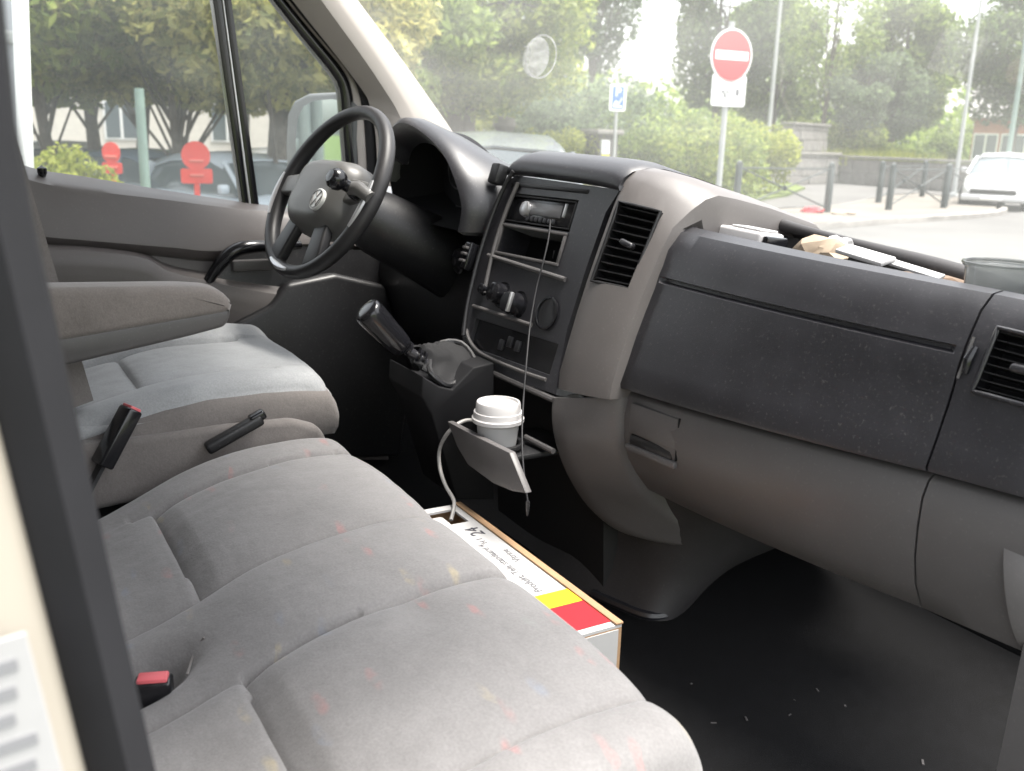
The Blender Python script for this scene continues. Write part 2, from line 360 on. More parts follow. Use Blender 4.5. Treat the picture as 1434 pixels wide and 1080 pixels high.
# ================================================================== THE VAN SHELL
van = thing('van', 'cream van body around the cab, with windscreen, pillars and driver door', 'van', (0, -0.3, 0))
MB().box((-0.90, -0.62, 0.58), (0.90, 1.50, 0.65), bev=0.01).build('floor', M['carpet'], van)
MB().prism([(-0.9, 1.50, 0.62), (-0.9, 1.54, 1.12), (-0.9, 1.58, 1.12), (-0.9, 1.56, 0.58)], (1.8, 0, 0)).build('front_bulkhead', M['carpet'], van)
def strip(name, left, right, x, mtl, parent, n=28, thick=0.02, x2=None, bulge=0.0):
    a = spline([P(px, py, x=x) for px, py in left], n); b = spline([P(px, py, x=x if x2 is None else x2) for px, py in right], n)
    rows = []
    for p, q in zip(a, b):
        rows.append([lerp(p, q, t) + Vector((bulge * math.sin(PI * t), 0, 0)) for t in (0, .25, .5, .75, 1)])
    mb = MB().grid(rows); back = [[p + Vector((-thick, 0, 0)) for p in r] for r in rows]; mb.grid(back)
    mb.grid([[r[0] for r in rows], [r[0] for r in back]]); mb.grid([[r[-1] for r in rows], [r[-1] for r in back]])
    mb.grid([rows[0], back[0]]); mb.grid([rows[-1], back[-1]])
    return mb.build(name, mtl, parent, 50, weld=True)
# windscreen: a curved pane, with veiling glare put in as a pale film
def wy(x, z): return 1.111 - 0.873 * (z - 1.472) + 0.16 * (1 - (x / 0.87) ** 2) + 0.01
rows = [[V(x, wy(x, z), z) for x in [(-0.87 + 1.74 * i / 36) for i in range(37)]] for z in [1.19 + 0.89 * j / 22 for j in range(23)]]
ws = MB().grid(rows).build('windscreen', M['windshield'], van, 60)
def on_glass(px, py):
    t0, t1 = 0.5, 4.0; d = ray(px, py)
    for k in range(60):
        t = (t0 + t1) / 2; p = CAM + d * t
        if p.y - wy(p.x, p.z) > 0: t1 = t
        else: t0 = t
    return CAM + d * t0
def glass_mark(name, px, py, a, b, tilt, mtl, parent, inner=None):
    K = 40; ct, st_ = math.cos(tilt), math.sin(tilt)
    el = lambda f: [on_glass(px + f*(a*math.cos(2*PI*k/K)*ct - b*math.sin(2*PI*k/K)*st_), py + f*(a*math.cos(2*PI*k/K)*st_ + b*math.sin(2*PI*k/K)*ct)) + V(0, -.004, -.002) for k in range(K)]
    mb = MB()
    if inner: mb.grid([el(1.0), el(inner)], close=True)
    else: mb.add(el(1.0), [list(range(K))])
    return mb.build(name, mtl, parent, None)
glass_mark('suction_mark', 753, 79, 18, 29, .22, M['film'], ws)
glass_mark('suction_ring', 760, 78, 22, 32, .22, M['film'], ws, .90)
glass_mark('smear_ring', 926, 30, 24, 48, .30, M['film'], ws, .94)
# roof, headliner and rear wall of the cab
rows = [[V(x, y, 2.10 - 0.05 * (abs(x) / 0.9) ** 4 - (0.06 * ((y - 0.2) / 0.5) ** 2 if y > 0.2 else 0)) for x in [(-0.9 + 1.8 * i / 20) for i in range(21)]] for y in [-0.62 + 1.36 * j / 16 for j in range(17)]]
roof = sheet(rows, 0.035, 'roof', M['lining'], van, 60)
for sx in (-1, 1):
    MB().box((sx*0.98-0.02, -0.62, 0.35), (sx*0.98+0.02, -0.10, 2.06), bev=0.01).build('side_panel', M['body_paint'], van)
MB().box((-0.96, -0.66, 0.60), (0.96, -0.63, 2.05)).build('partition', M['lining'], van)
# far A pillar: two facets of pale trim
A = [(220, -250), (302, -150), (424, 6), (467, 59), (511, 117), (523, 146), (530, 190), (532, 260)]
B = [(290, -250), (362, -150), (467, 0), (529, 88), (560, 138), (576, 167), (590, 200), (600, 260)]
C = [(300, -250), (375, -150), (488, 0), (561, 97), (601, 152), (626, 187), (640, 212), (650, 260)]
n = 30
a = spline([P(*p, x=-0.875) for p in A], n); b = spline([P(*p, x=-0.835) for p in B], n); c = spline([P(*p, x=-0.86) for p in C], n)
rows = []
for i in range(n):
    r = [a[i], lerp(a[i], b[i], .25) + V(.012, 0, 0), lerp(a[i], b[i], .6) + V(.016, 0, 0), lerp(a[i], b[i], .92) + V(.004, 0, 0), b[i], lerp(b[i], c[i], .5) + V(.002, 0, 0), c[i]]
    rows.append(r)
sheet(rows, 0.02, 'pillar_trim', M['pillar'], van, 30, 1)
MB().tube([p + V(-0.004, 0.006, 0) for p in c], 0.007, 8).build('windscreen_seal', M['rubber'], van)
# near A pillar and dash side trim at the right hand edge of the door opening
rows = [[V(x, yy, zz) for x in (0.875, 0.89, 0.905, 0.92)] for yy, zz in ((0.945, 0.60), (0.952, 0.72), (0.96, 0.84), (0.965, 0.95), (0.98, 1.10))]
sheet(rows, 0.03, 'door_opening_trim', M['taupe_dark'], van, 40)
MB().tube([V(0.90, wy(0.87, 1.30) - 0.02, 1.20), V(0.90, wy(.87, 1.5) - .02, 1.50), V(0.90, wy(.87, 1.8) - .02, 1.80), V(0.88, wy(.87, 2.05) - .02, 2.05)], 0.045, 12).build('pillar_trim', M['pillar'], van)
# near B pillar: cream post, black door seal, printed sticker
zs = [2.06, 1.85, 1.65, 1.48, 1.441, 1.35, 1.25, 1.141, 1.05, 0.95, 0.80, 0.62]
yr = lambda z: 0.0205 + max(0, 1.47 - z) * 0.108 + max(0, 0.9 - z) * 0.25
seal = []
for z in zs:
    y1 = yr(z); y0 = y1 - 0.021 + max(0, 1.45 - z) * .008
    seal.append([V(0.955, y0 - 0.004, z), V(0.962, y0 + 0.002, z), V(0.966, y0 + 0.009, z), V(0.958, y0 + 0.013, z), V(0.954, y0 + 0.018, z), V(0.950, y1 - 0.005, z), V(0.943, y1 - .001, z), V(0.937, y1 - 0.004, z), V(0.935, y1 - 0.010, z)])
bp = []
for z in zs:
    y1 = yr(z) - 0.020 + max(0, 1.45 - z) * .008
    bp.append([V(0.93, y1 - 0.001, z), V(0.957, y1 - 0.004, z), V(0.968, y1 - 0.012, z), V(0.974, y1 - 0.03, z), V(0.976, y1 - 0.06, z), V(0.978, y1 - 0.10, z), V(0.985, y1 - 0.15, z), V(1.0, y1 - 0.2, z)])
bpo = sheet(bp, 0.012, 'b_pillar', M['body_paint'], van, 50)
sheet(seal, 0.006, 'door_seal', M['seal'], bpo, 60)
# sticker on the post
FS = Frame(P(36, 884, x=.9815), P(96, 1110, x=.9815) - P(36, 884, x=.9815), V(0, -1, .0))
Lh = (P(96, 1110, x=.9815) - P(36, 884, x=.9815)).length
stk = MB().box((0, 0, -.0012), (Lh, .085, .0), FS.M, .0004, 1).build('sticker', M['paper_white'], bpo, 30)
for k in range(7):
    u0 = .010 + k * .0125; ln = (.040, .052, .046, .058, .030, .050, .044)[k]
    MB().box((u0, .006 + .003*(k % 3), -.0018 if FS.n.x < 0 else .0001), (u0 + .0055, .006 + ln, .0004), FS.M).build('printed_line', M['print_grey'], bpo, 30)

# ------------------------------------------------------------------ driver door (far side)
r0 = [(14, 236), (22, 241), (60, 251), (117, 259), (234, 279), (335, 294), (400, 302), (520, 317)]
r1 = [(16, 246), (24, 255), (60, 266), (117, 275), (234, 289), (335, 302), (400, 308), (520, 324)]
r2 = [(20, 318), (32, 322), (60, 328), (117, 333), (234, 343), (300, 348), (400, 338), (520, 340)]
r3 = [(22, 326), (34, 330), (60, 337), (117, 341), (234, 352), (300, 358), (400, 348), (520, 350)]
r4 = [(26, 342), (38, 346), (66, 350), (117, 352), (190, 362), (250, 384), (400, 400), (520, 400)]
r5 = [(28, 352), (40, 356), (70, 360), (120, 362), (195, 371), (246, 394), (400, 420), (520, 420)]
r6 = [(32, 380), (44, 384), (75, 385), (130, 385), (200, 392), (250, 410), (400, 450), (520, 450)]
r7 = [(60, 640), (70, 640), (100, 640), (150, 640), (220, 640), (270, 640), (420, 640), (540, 640)]
cx_ = [-0.905, -0.855, -0.832, -0.872, -0.862, -0.80, -0.80, -0.83]
curves = [spline([P(*p, x=x) for p in r], 40) for r, x in zip((r0, r1, r2, r3, r4, r5, r6, r7), cx_)]
rows = []
for j in range(40):
    col = [cv[j] for cv in curves]
    m = []
    for i in range(len(col) - 1):
        for t in ((0, .08, .5, .92) if i not in (0,) else (0, .3, .6, .85)): m.append(lerp(col[i], col[i+1], t))
    m.append(col[-1]); rows.append(m)
door = sheet(rows, 0.02, 'driver_door', M['door_taupe'], van, 38, -1)
MB().box((-1.0, -0.1, 0.45), (-0.93, 1.0, 1.26), bev=0.02).build('door_skin', M['body_paint'], door)
sl_ = []
for j in range(40):
    sl_.append([lerp(curves[0][j], curves[1][j], t) + V(0.0, 0, 0.004) + V(0.012*math.sin(PI*t), 0, 0.004*math.sin(PI*t)) for t in (0.0, .25, .5, .75, 1.0)])
sheet(sl_, 0.006, 'window_sill', mat('sill_trim', (0.36, 0.34, 0.33), 0.38, 0.5, bump=(900, 0.2)), door, 50)
MB().lathe([(0.0055, 0), (0.0055, 0.010), (0.004, 0.014), (0.0065, 0.020), (0.0065, 0.026), (0.0, 0.030)], Matrix.Translation(P(61, 262, x=-0.87)) @ Matrix.Scale(1.5, 4), 14).build('lock_pin', M['gloss_black'], door)
# black pull handle and the black lower panel
MB().prism([P(*p, x=-0.815) for p in ((289, 400), (314, 364), (331, 350), (367, 347), (420, 345), (530, 352), (560, 560), (470, 660), (280, 660), (262, 430))], (-0.03, 0, 0), 0.002).build('lower_panel', M['dash_black'], door)
MB().prism([P(*p, x=-0.765) for p in ((300, 470), (338, 449), (379, 428), (403, 398), (470, 384), (540, 400), (580, 520), (560, 640), (300, 650))], (-0.045, 0, 0), 0.012, 3).build('door_pocket', M['dash_black'], door)
h = spline([P(*p, x=x) for p, x in (((286, 402), -0.80), ((300, 381), -0.79), ((315, 362), -0.775), ((332, 350), -0.77), ((352, 346), -0.77), ((375, 345), -0.775), ((420, 343), -0.79))], 26)
MB().tube(h, [0.010 + 0.006*math.sin(PI*i/25) for i in range(26)], 12).build('pull_handle', M['gloss_black'], door)
MB().box(P(352, 372, x=-0.80) - V(.01, .045, .012), P(352, 372, x=-0.80) + V(.012, .06, .014), bev=0.006).build('door_switch', M['taupe_dark'], door)
MB().box((-.895, .72, .62), (-.86, 1.56, 1.30), bev=.01).build('kick_panel', M['dash_black'], van)
# window surround
bl = [(230, -200), (300, -105), (382, 0), (426, 56), (462, 100), (475, 123), (479, 158), (482, 200), (490, 300)]
br = [(249, -200), (319, -105), (401, 0), (447, 56), (480, 96), (492, 123), (497, 160), (500, 200), (506, 300)]
lr = [(253, -200), (323, -105), (405, 0), (451, 56), (486, 97), (502, 125), (510, 165), (513, 200), (518, 300)]
er = [(272, -200), (342, -105), (426, 0), (469, 59), (513, 117), (525, 146), (531, 190), (534, 210), (536, 300)]
strip('window_frame', bl, br, -0.895, M['gloss_black'], door, thick=0.03, bulge=0.006)
strip('frame_edge', br, lr, -0.888, M['pillar'], door, thick=0.02, bulge=0.003)
strip('door_seal', lr, er, -0.882, M['rubber'], van, thick=0.03, bulge=0.008)
strip('window_divider', [(270, -200), (298, 0), (341, 297)], [(284, -200), (311, 0), (350, 297)], -0.898, M['gloss_black'], door, thick=0.03, bulge=0.002)
strip('divider_strip', [(284, -200), (311, 0), (350, 297)], [(286.5, -200), (313.5, 0), (353, 297)], -0.896, M['silver'], door, thick=0.03, bulge=0.001)
strip('window_divider', [(286.5, -200), (313.5, 0), (353, 297)], [(298, -200), (324, 0), (364, 297)], -0.898, M['gloss_black'], door, thick=0.03, bulge=0.002)
MB().prism([P(*p, x=-0.912) for p in ((-60, 225), (22, 243), (117, 264), (234, 284), (343, 300), (300, 0), (270, -200), (-60, -200))], (-0.004, 0, 0)).build('window_pane', M['side_glass'], door, None)
MB().prism([P(*p, x=-0.912) for p in ((352, 301), (490, 318), (486, 200), (480, 140), (466, 102), (390, 0), (240, -200), (280, -200), (312, 0))], (-0.004, 0, 0)).build('quarter_pane', M['side_glass'], door, None)
# driver side B pillar trim (rear edge of the far window)
strip('pillar_trim', [(-120, -200), (-60, 100), (-40, 300), (0, 640)], [(-70, -200), (-16, 100), (14, 236), (30, 640)], -0.87, M['pillar'], van, thick=0.04, bulge=0.01)
# wing mirror outside the far door: shell open to the rear with its glass
mh = [(402, 268), (400, 205), (402, 160), (411, 141), (430, 131), (470, 129), (486, 131), (492, 145), (492, 266), (470, 276), (420, 276)]
mir = MB().prism([P(*p, y=0.86) for p in mh], (-0.01, 0.085, 0.0), 0.010, 3).build('wing_mirror', mat('mirror_shell', (0.10, 0.105, 0.105), 0.5, 0.4, var=0.1), van)
gi = [(417, 258), (414, 200), (417, 166), (425, 149), (440, 141), (465, 139), (478, 141), (484, 152), (484, 256), (465, 266), (428, 266)]
gm = mat('mirror_glass', (0.60, 0.72, 0.69), 0.03, 0.5, metal=1.0)
MB().prism([P(*p, y=0.858) for p in gi], (0, 0.003, 0)).build('mirror_glass', gm, mir)
MB().tube([V(-0.95, 0.90, 1.33), V(-1.05, 0.90, 1.36), V(-1.16, 0.90, 1.40)], 0.028, 12).build('mirror_arm', M['rubber'], mir)

# ================================================================== DASHBOARD
dash = thing('dashboard', 'dark grey moulded dashboard with taupe trim across the cab', 'dashboard', (0, 1.0, 0.9))
# passenger side: crest, glovebox lid with its groove, taupe lower panel
Lp = [(1.06, 1.285), (1.05, 1.325), (1.035, 1.343), (1.012, 1.351), (0.99, 1.343), (0.967, 1.316), (0.9585, 1.292), (0.9512, 1.2760), (0.9505, 1.2735), (0.9488, 1.2685), (0.9478, 1.2655), (0.9445, 1.256), (0.93, 1.222), (0.914, 1.182), (0.90, 1.14), (0.888, 1.106), (0.889, 1.099), (0.90, 1.096), (0.93, 1.098)]
Rp = [(1.09, 1.255), (1.075, 1.29), (1.06, 1.312), (1.04, 1.325), (1.022, 1.322), (1.004, 1.304), (0.992, 1.279), (0.9852, 1.2630), (0.9845, 1.2605), (0.9832, 1.2555), (0.9824, 1.2525), (0.979, 1.243), (0.975, 1.220), (0.970, 1.198), (0.957, 1.155), (0.947, 1.125), (0.948, 1.118), (0.96, 1.115), (0.99, 1.117)]
def loft_dash(x0, x1, pa, pb, n, xa=0.22, xb=0.74, groove=None, bow=0.012):
    rows = []
    for i in range(n):
        x = x0 + (x1 - x0) * i / (n - 1); t = (x - xa) / (xb - xa); r = []
        for k, (p, q) in enumerate(zip(pa, pb)):
            y = lerp(p[0], q[0], t); z = lerp(p[1], q[1], t)
            y -= bow * 4 * t * (1 - t) if 0 < t < 1 else 0
            if groove and k in groove and 0.235 < x < 0.722: y += 0.007
            r.append(V(x, y, z))
        rows.append(r)
    return rows
gl = sheet(loft_dash(0.218, 0.7385, Lp, Rp, 60, groove=(8, 9)), 0.02, 'glovebox_lid', M['dash_dark'], dash, 30, 1)
dend = sheet(loft_dash(0.7415, 0.93, Lp, Rp, 20), 0.02, 'dash_end', M['dash_dark'], dash, 30, 1)
Lq = [(0.93, 1.096), (0.909, 1.090), (0.904, 1.083), (0.899, 1.05), (0.900, 1.018), (0.912, 0.978), (0.93, 0.95), (0.955, 0.918), (0.99, 0.902), (1.10, 0.90)]
Rq = [(0.99, 1.114), (0.962, 1.112), (0.954, 1.105), (0.947, 1.085), (0.946, 1.05), (0.949, 1.01), (0.958, 0.972), (0.976, 0.937), (1.01, 0.922), (1.10, 0.92)]
lo_ = sheet(loft_dash(0.222, 0.7385, Lq, Rq, 40), 0.012, 'lower_panel', M['taupe_dark'], dash, 40, 1)
sheet(loft_dash(0.7415, 0.93, Lq, Rq, 16), 0.012, 'lower_panel', M['taupe_dark'], dash, 40, 1)
# dark shell behind the seams
sheet([[p + V(0, 0.02, -0.002) for p in r] for r in loft_dash(0.73, 0.75, Lp[4:], Rp[4:], 3)], 0.004, 'seam_backing', M['void'], dash, 40, 1)
sheet([[p + V(0, 0.014, 0) for p in r] for r in loft_dash(0.73, 0.75, Lq[1:], Rq[1:], 3)], 0.004, 'seam_backing', M['void'], dash, 40, 1)
# rounded end of the dash by the door
c0 = P(1488, 815, x=0.880)
MB().lathe([(0.0, 0.02), (0.03, 0.019), (0.052, 0.012), (0.060, 0.0), (0.060, -0.04)], Matrix.Translation(c0) @ Matrix.Rotation(math.radians(74), 4, 'Y') @ Matrix.Rotation(math.radians(-14), 4, 'X') @ Matrix.Diagonal((1.35, .95, 1, 1)), 40).build('end_cap', M['taupe_dark'], dash, 60)
# glovebox catch: a recessed pull with a lid beside a seam
FG = Frame((0.30, lerp(0.899, 0.947, .15) - .006, 1.05), (1, 0.085, 0.0), (0, 0.03, 1))
q = [FG.px(*p) for p in ((884, 566), (952, 590), (940, 640), (884, 620))]
u0, u1, v0, v1 = q[0][0], q[1][0], (q[2][1] + q[3][1]) / 2, (q[0][1] + q[1][1]) / 2
MB().box((u0, v0 + .014, -0.010), (u1 - .002, v1 + .003, 0.002), FG.M, 0.003).build('glovebox_catch', M['taupe_dark'], dash)
MB().box((u0 + .002, v0 - .006, -0.012), (u1 - .01, v0 + .0125, 0.0006), FG.M, 0.004).build('catch_recess', M['dash_black'], dash)
MB().box((u0 - .004, v0 - .016, -0.012), (u1 + .0, v0 - .004, 0.0045), FG.M, 0.004).build('catch_lip', M['taupe_dark'], dash)
MB().box((u1 - .0015, v0 - .002, -0.012), (u1 + .0010, v1 + .004, 0.0015), FG.M).build('catch_seam', M['void'], dash)
M['housing'] = mat('housing', (.036, .034, .035), .55, .4, bump=(500, .3), var=.15, varscale=8, specks=.2)
# storage tray on top and the rolled lip under the windscreen
tr = []
for i in range(24):
    x = 0.20 + 0.72 * i / 23; t = (x - .22) / .52
    tr.append([V(x, lerp(1.052, 1.075, t), lerp(1.30, 1.275, t)), V(x, lerp(1.07, 1.09, t), lerp(1.272, 1.25, t)), V(x, 1.13, lerp(1.268, 1.246, t)), V(x, 1.19, lerp(1.275, 1.25, t)), V(x, 1.212, lerp(1.33, 1.30, t))])
sheet(tr, 0.012, 'dash_tray', M['dash_black'], dash, 60)
lipc = [P(1000, 287, y=1.215), P(1030, 297, y=1.21), P(1090, 314, y=1.20), P(1160, 333, y=1.20), P(1260, 361, y=1.20), P(1360, 389, y=1.205), P(1434, 410, y=1.21), P(1500, 428, y=1.215)]
MB().tube(spline(lipc, 40), [0.012 + 0.003*math.sin(i*.3) + (0.006 if i < 6 else 0) for i in range(40)], 14).build('rolled_lip', M['housing'], dash, 80)
rows = []
sp_ = spline(lipc, 30)
for p in sp_: rows.append([p + V(0, .006, .002), p + V(0, .04, -.035), V(p.x, 1.44, 1.22)])
sheet(rows, 0.006, 'defroster_ledge', M['dash_dark'], dash, 60)
# taupe column with the middle vent
zl = [1.385, 1.35, 1.30, 1.25, 1.20, 1.15, 1.10, 1.073]
yl = lambda z: interp(z, [(0.86, .934), (0.92, .895), (0.974, .867), (1.03, .857), (1.09, .855), (1.18, .881), (1.268, .910), (1.38, .953), (1.41, .967), (1.44, .98)])
yr_ = lambda z: interp(z, [(0.86, .985), (0.92, .945), (0.974, .898), (1.03, .882), (1.09, .872), (1.18, .899), (1.271, .936), (1.33, .965), (1.36, .985), (1.40, 1.02)])
top = [((0.10, 1.27, 1.355), (0.225, 1.28, 1.345)), ((0.10, 1.16, 1.392), (0.225, 1.17, 1.374)), ((0.10, 1.07, 1.418), (0.222, 1.10, 1.389)), ((0.10, 1.01, 1.4310), (0.220, 1.06, 1.396)), ((0.10, .985, 1.429), (0.219, 1.035, 1.391)), ((0.10, .968, 1.415), (0.217, 1.008, 1.374))]
rows = []
for a, b in top:
    a, b = V(*a), V(*b)
    rows.append([a + V(0, .012, -.02), a, lerp(a, b, .1) + V(0, 0, .004), lerp(a, b, .35) + V(0, -.003, .009), lerp(a, b, .65) + V(0, -.003, .009), lerp(a, b, .9) + V(0, 0, .004), b, b + V(.003, .02, -.012), b + V(.003, .035, -.06)])
for z in zl:
    t = (1.385 - z) / (1.385 - 1.06); zr = lerp(1.348, 1.07, min(1, t)) if z > 1.06 else z
    a, b = V(0.10, yl(z), z), V(0.215, yr_(zr), zr)
    rows.append([a + V(0, .03, 0), a, lerp(a, b, .08) + V(0, -.004, 0), lerp(a, b, .35) + V(0, -.007, 0), lerp(a, b, .65) + V(0, -.007, 0), lerp(a, b, .92) + V(0, -.004, 0), b, b + V(.002, .015, 0), b + V(.002, .05, 0)])
colm = sheet(rows, 0.006, 'centre_column', M['taupe'], dash, 50)
# lower part of the column, curling away under the dash
La = [(777, 556, .10), (776, 590, .10), (783, 627, .10), (798, 665, .103), (822, 703, .112), (860, 736, .145), (908, 752, .19), (960, 760, .232)]
Ra = [(869, 556, .218), (868, 602, .218), (876, 642, .218), (895, 682, .220), (924, 710, .226), (950, 730, .236), (975, 747, .246), (1000, 762, .258)]
a = spline([P(p, q_, x=x_) for p, q_, x_ in La], 28); b = spline([P(p, q_, x=x_) for p, q_, x_ in Ra], 28)
rows = [[p + V(0, .05, 0), p, lerp(p, q_, .06) + V(0, -.005, 0), lerp(p, q_, .3) + V(0, -.009, 0), lerp(p, q_, .7) + V(0, -.009, 0), lerp(p, q_, .94) + V(0, -.004, 0), q_, q_ + V(0.002, .03, 0)] for p, q_ in zip(a, b)]
sheet(rows, 0.006, 'column_foot', M['taupe_dark'], dash, 60)
def vent(name, F, quad, nsl, parent, mtl_frame, tabpx, host):
    qs = [F.px(*p) for p in quad]
    u0 = [qs[0][0], qs[3][0]]; u1 = [qs[1][0], qs[2][0]]; v1 = [qs[0][1], qs[1][1]]; v0 = [qs[3][1], qs[2][1]]
    vf = MB()
    def W(s, t, n):
        p = lerp(lerp(V(*qs[0], 0), V(*qs[1], 0), s), lerp(V(*qs[3], 0), V(*qs[2], 0), s), t); return F.w(p.x, p.y, n)
    cb = MB().prism([W(0, 0, -.045), W(1, 0, -.045), W(1, 1, -.045), W(0, 1, -.045)], F.n * .085)
    cut(host, [cb])
    vn = MB()
    vn.grid([[W(0, 0, -.03), W(1, 0, -.03)], [W(0, 1, -.03), W(1, 1, -.03)]])
    o = vn.build(name, M['void'], parent, None)
    edge = [W(0, 0, .002), W(1, 0, .002), W(1, 1, .002), W(0, 1, .002)]
    pts = []
    for i in range(4):
        for k in range(6): pts.append(lerp(edge[i], edge[(i+1) % 4], k / 6))
    MB().tube(pts, 0.0028, 8, closed=True).build('vent_rim', mtl_frame, o)
    wl = MB()
    for s0, t0, s1, t1 in ((0, 0, 1, 0), (1, 0, 1, 1), (1, 1, 0, 1), (0, 1, 0, 0)): wl.grid([[W(s0, t0, .002), W(s1, t1, .002)], [W(s0, t0, -.03), W(s1, t1, -.03)]])
    wl.build('vent_wall', M['dash_black'], o, None)
    for k in range(nsl):
        t = (k + 0.5) / nsl
        sb = MB(); a0, b0 = W(0.02, t, -0.002), W(0.98, t, -0.002); dn = (W(.5, t + .3 / nsl, -0.022) - W(.5, t, -0.002))
        th = (W(.5, t, 0) - W(.5, t + .16 / nsl, 0))
        sb.add([a0, b0, b0 + dn, a0 + dn, a0 + th, b0 + th, b0 + dn + th, a0 + dn + th], [(0, 1, 2, 3), (4, 7, 6, 5), (0, 4, 5, 1), (1, 5, 6, 2), (2, 6, 7, 3), (3, 7, 4, 0)])
        sb.build('slat', M['dash_black'], o, 20)
    c = F.px(*tabpx); MB().box((c[0] - .014, c[1] - .005, -.004), (c[0] + .014, c[1] + .005, .010), F.M, .004, 3).build('vent_tab', M['dash_dark'], o)
    return o
FV = Frame((0.155, lerp(yl(1.32), yr_(1.29), .5) - 0.0085, 1.305), (0.115, 0.018, -0.03), (0, 0.40, 1))
vent('air_vent', FV, ((868, 283), (926, 297), (882, 405), (829, 394)), 10, dash, M['dash_black'], (880, 343), colm)
q = FV.px(848, 412); MB().box((q[0] - .016, q[1] - .006, -.004), (q[0] + .016, q[1] + .006, .0035), FV.M, .0035, 3).build('vent_slider', M['gloss_black'], dash)
FR = Frame((0.80, 0.9795, 1.22), (1, 0.065, -0.02), (0, 0.264, 1))
vent('air_vent', FR, ((1399, 459), (1500, 484), (1470, 577), (1363, 548)), 8, dash, M['dash_dark'], (1436, 519), dend)
q = [FR.px(*p) for p in ((1369, 487), (1354, 523))]
MB().tube([FR.w(*q[0], .004), FR.w(*lerp(V(*q[0]), V(*q[1]), .5), .008), FR.w(*q[1], .004)], [.004, .006, .004], 10).build('vent_slider', M['gloss_black'], dash)
MB().tube([FR.pw(1364, 472, .003), FR.pw(1341, 530, .003)], .0018, 8).build('slider_slot', M['taupe_dark'], dash)

# ---- centre stack with the radio
FC = Frame((0.10, 0.950, 1.38), (1, 0.08, 0), (0, 0.33, 1))
poly = [(724, 246), (868, 266), (848, 298), (820, 378), (794, 462), (781, 527), (779, 553), (722, 533), (668, 507), (650, 488), (646, 462), (652, 430), (668, 372), (692, 292), (712, 252)]
stack = MB().prism([FC.pw(*p) for p in poly], FC.n * -0.09).build('centre_stack', M['dash_dark'], dash, 25)
def rect(F, tl, tr_, br_, bl_):
    q = [F.px(*p) for p in (tl, tr_, br_, bl_)]
    return (q[0][0] + q[3][0]) / 2, (q[1][0] + q[2][0]) / 2, (q[2][1] + q[3][1]) / 2, (q[0][1] + q[1][1]) / 2
RB = rect(FC, (715, 266), (808, 284), (797, 331), (706, 306))
SB = rect(FC, (706, 314), (790, 334), (780, 371), (698, 350))
LB = rect(FC, (660, 444), (778, 480), (774, 526), (662, 488))
cut(stack, [MB().box((RB[0], RB[2], -.03), (RB[1], RB[3], .05), FC.M), MB().box((SB[0], SB[2], -.07), (SB[1], SB[3], .05), FC.M), MB().box((LB[0], LB[2], -.012), (LB[1], LB[3], .05), FC.M)])
for p in stack.data.polygons: p.material_index = 0
MB().box((SB[0] + .002, SB[2] + .002, -.0695), (SB[1] - .002, SB[3] - .002, -.066), FC.M).build('slot_lining', M['void'], stack)
MB().box((LB[0] + .001, LB[2] + .001, -.0118), (LB[1] - .001, LB[3] - .001, -.008), FC.M).build('switch_plate', M['gloss_black'], stack)
def frame_ring(F, R, w_, n0, n1, name, mtl, parent):
    mb = MB(); a, b, c, d = R
    for lo, hi in (((a - w_, d, n0), (b + w_, d + w_, n1)), ((a - w_, c - w_, n0), (b + w_, c, n1)), ((a - w_, c, n0), (a, d, n1)), ((b, c, n0), (b + w_, d, n1))): mb.box(lo, hi, F.M, .0012)
    return mb.build(name, mtl, parent)
frame_ring(FC, SB, .0055, -.004, .004, 'slot_frame', M['taupe_dark'], stack)
rad = MB().box((RB[0] + .003, RB[2] + .003, -.028), (RB[1] - .003, RB[3] - .003, -.004), FC.M, .003).build('car_radio', M['gloss_black'], dash)
frame_ring(FC, (RB[0] + .006, RB[1] - .006, RB[2] + .006, RB[3] - .006), .0025, -.006, .001, 'radio_bezel', M['dash_black'], rad)
k = FC.px(730, 290, .01)
MB().lathe([(.0, .008), (.010, .008), (.0135, .0065), (.0145, .003), (.0145, 0.0), (.017, -.003)], FC.M @ Matrix.Translation((k[0], k[1], -.003)), 28).build('volume_knob', M['silver'], rad)
DR = rect(FC, (744, 281), (787, 289), (781, 308), (739, 297))
MB().box((DR[0], DR[2], -.005), (DR[1], DR[3], -.0018), FC.M, .001).build('radio_display', M['display'], rad)
for i in range(7):
    u = lerp(DR[0] - .004, DR[1] - .006, i / 7); MB().box((u, RB[2] + .010, -.005), (u + .0085, RB[2] + .0185, -.0012), FC.M, .0012).build('radio_button', M['dash_dark'], rad)
MB().box((DR[1] + .006, DR[2] + .002, -.005), (DR[1] + .012, DR[3] + .004, -.001), FC.M, .001).build('eject_button', M['silver'], rad)
a, b = FC.px(685, 358), FC.px(793, 392)
MB().tube([FC.w(*a, .002), FC.w(*lerp(V(*a), V(*b), .5), .003), FC.w(*b, .002)], .0045, 10).build('trim_bar', M['taupe_dark'], stack)
MB().box((RB[0] - .004, RB[3] + .012, -.003), (RB[1] + .02, RB[3] + .020, .003), FC.M, .003).build('trim_bar', M['dash_black'], stack)
def knob(px, py, r, h, mtl, name, n0=0.0):
    k = FC.px(px, py, h * .6); return MB().lathe([(0, h), (r * .78, h), (r * .92, h * .93), (r, h * .7), (r * 1.02, 0), (r * 1.25, 0.0005), (r * 1.28, -.004)], FC.M @ Matrix.Translation((k[0], k[1], n0)), 30).build(name, mtl, stack)
k1 = knob(694, 410, .020, .026, M['gloss_black'], 'control_knob'); k2 = knob(715, 424, .021, .030, M['gloss_black'], 'control_knob'); knob(675, 404, .010, .012, M['gloss_black'], 'small_button')
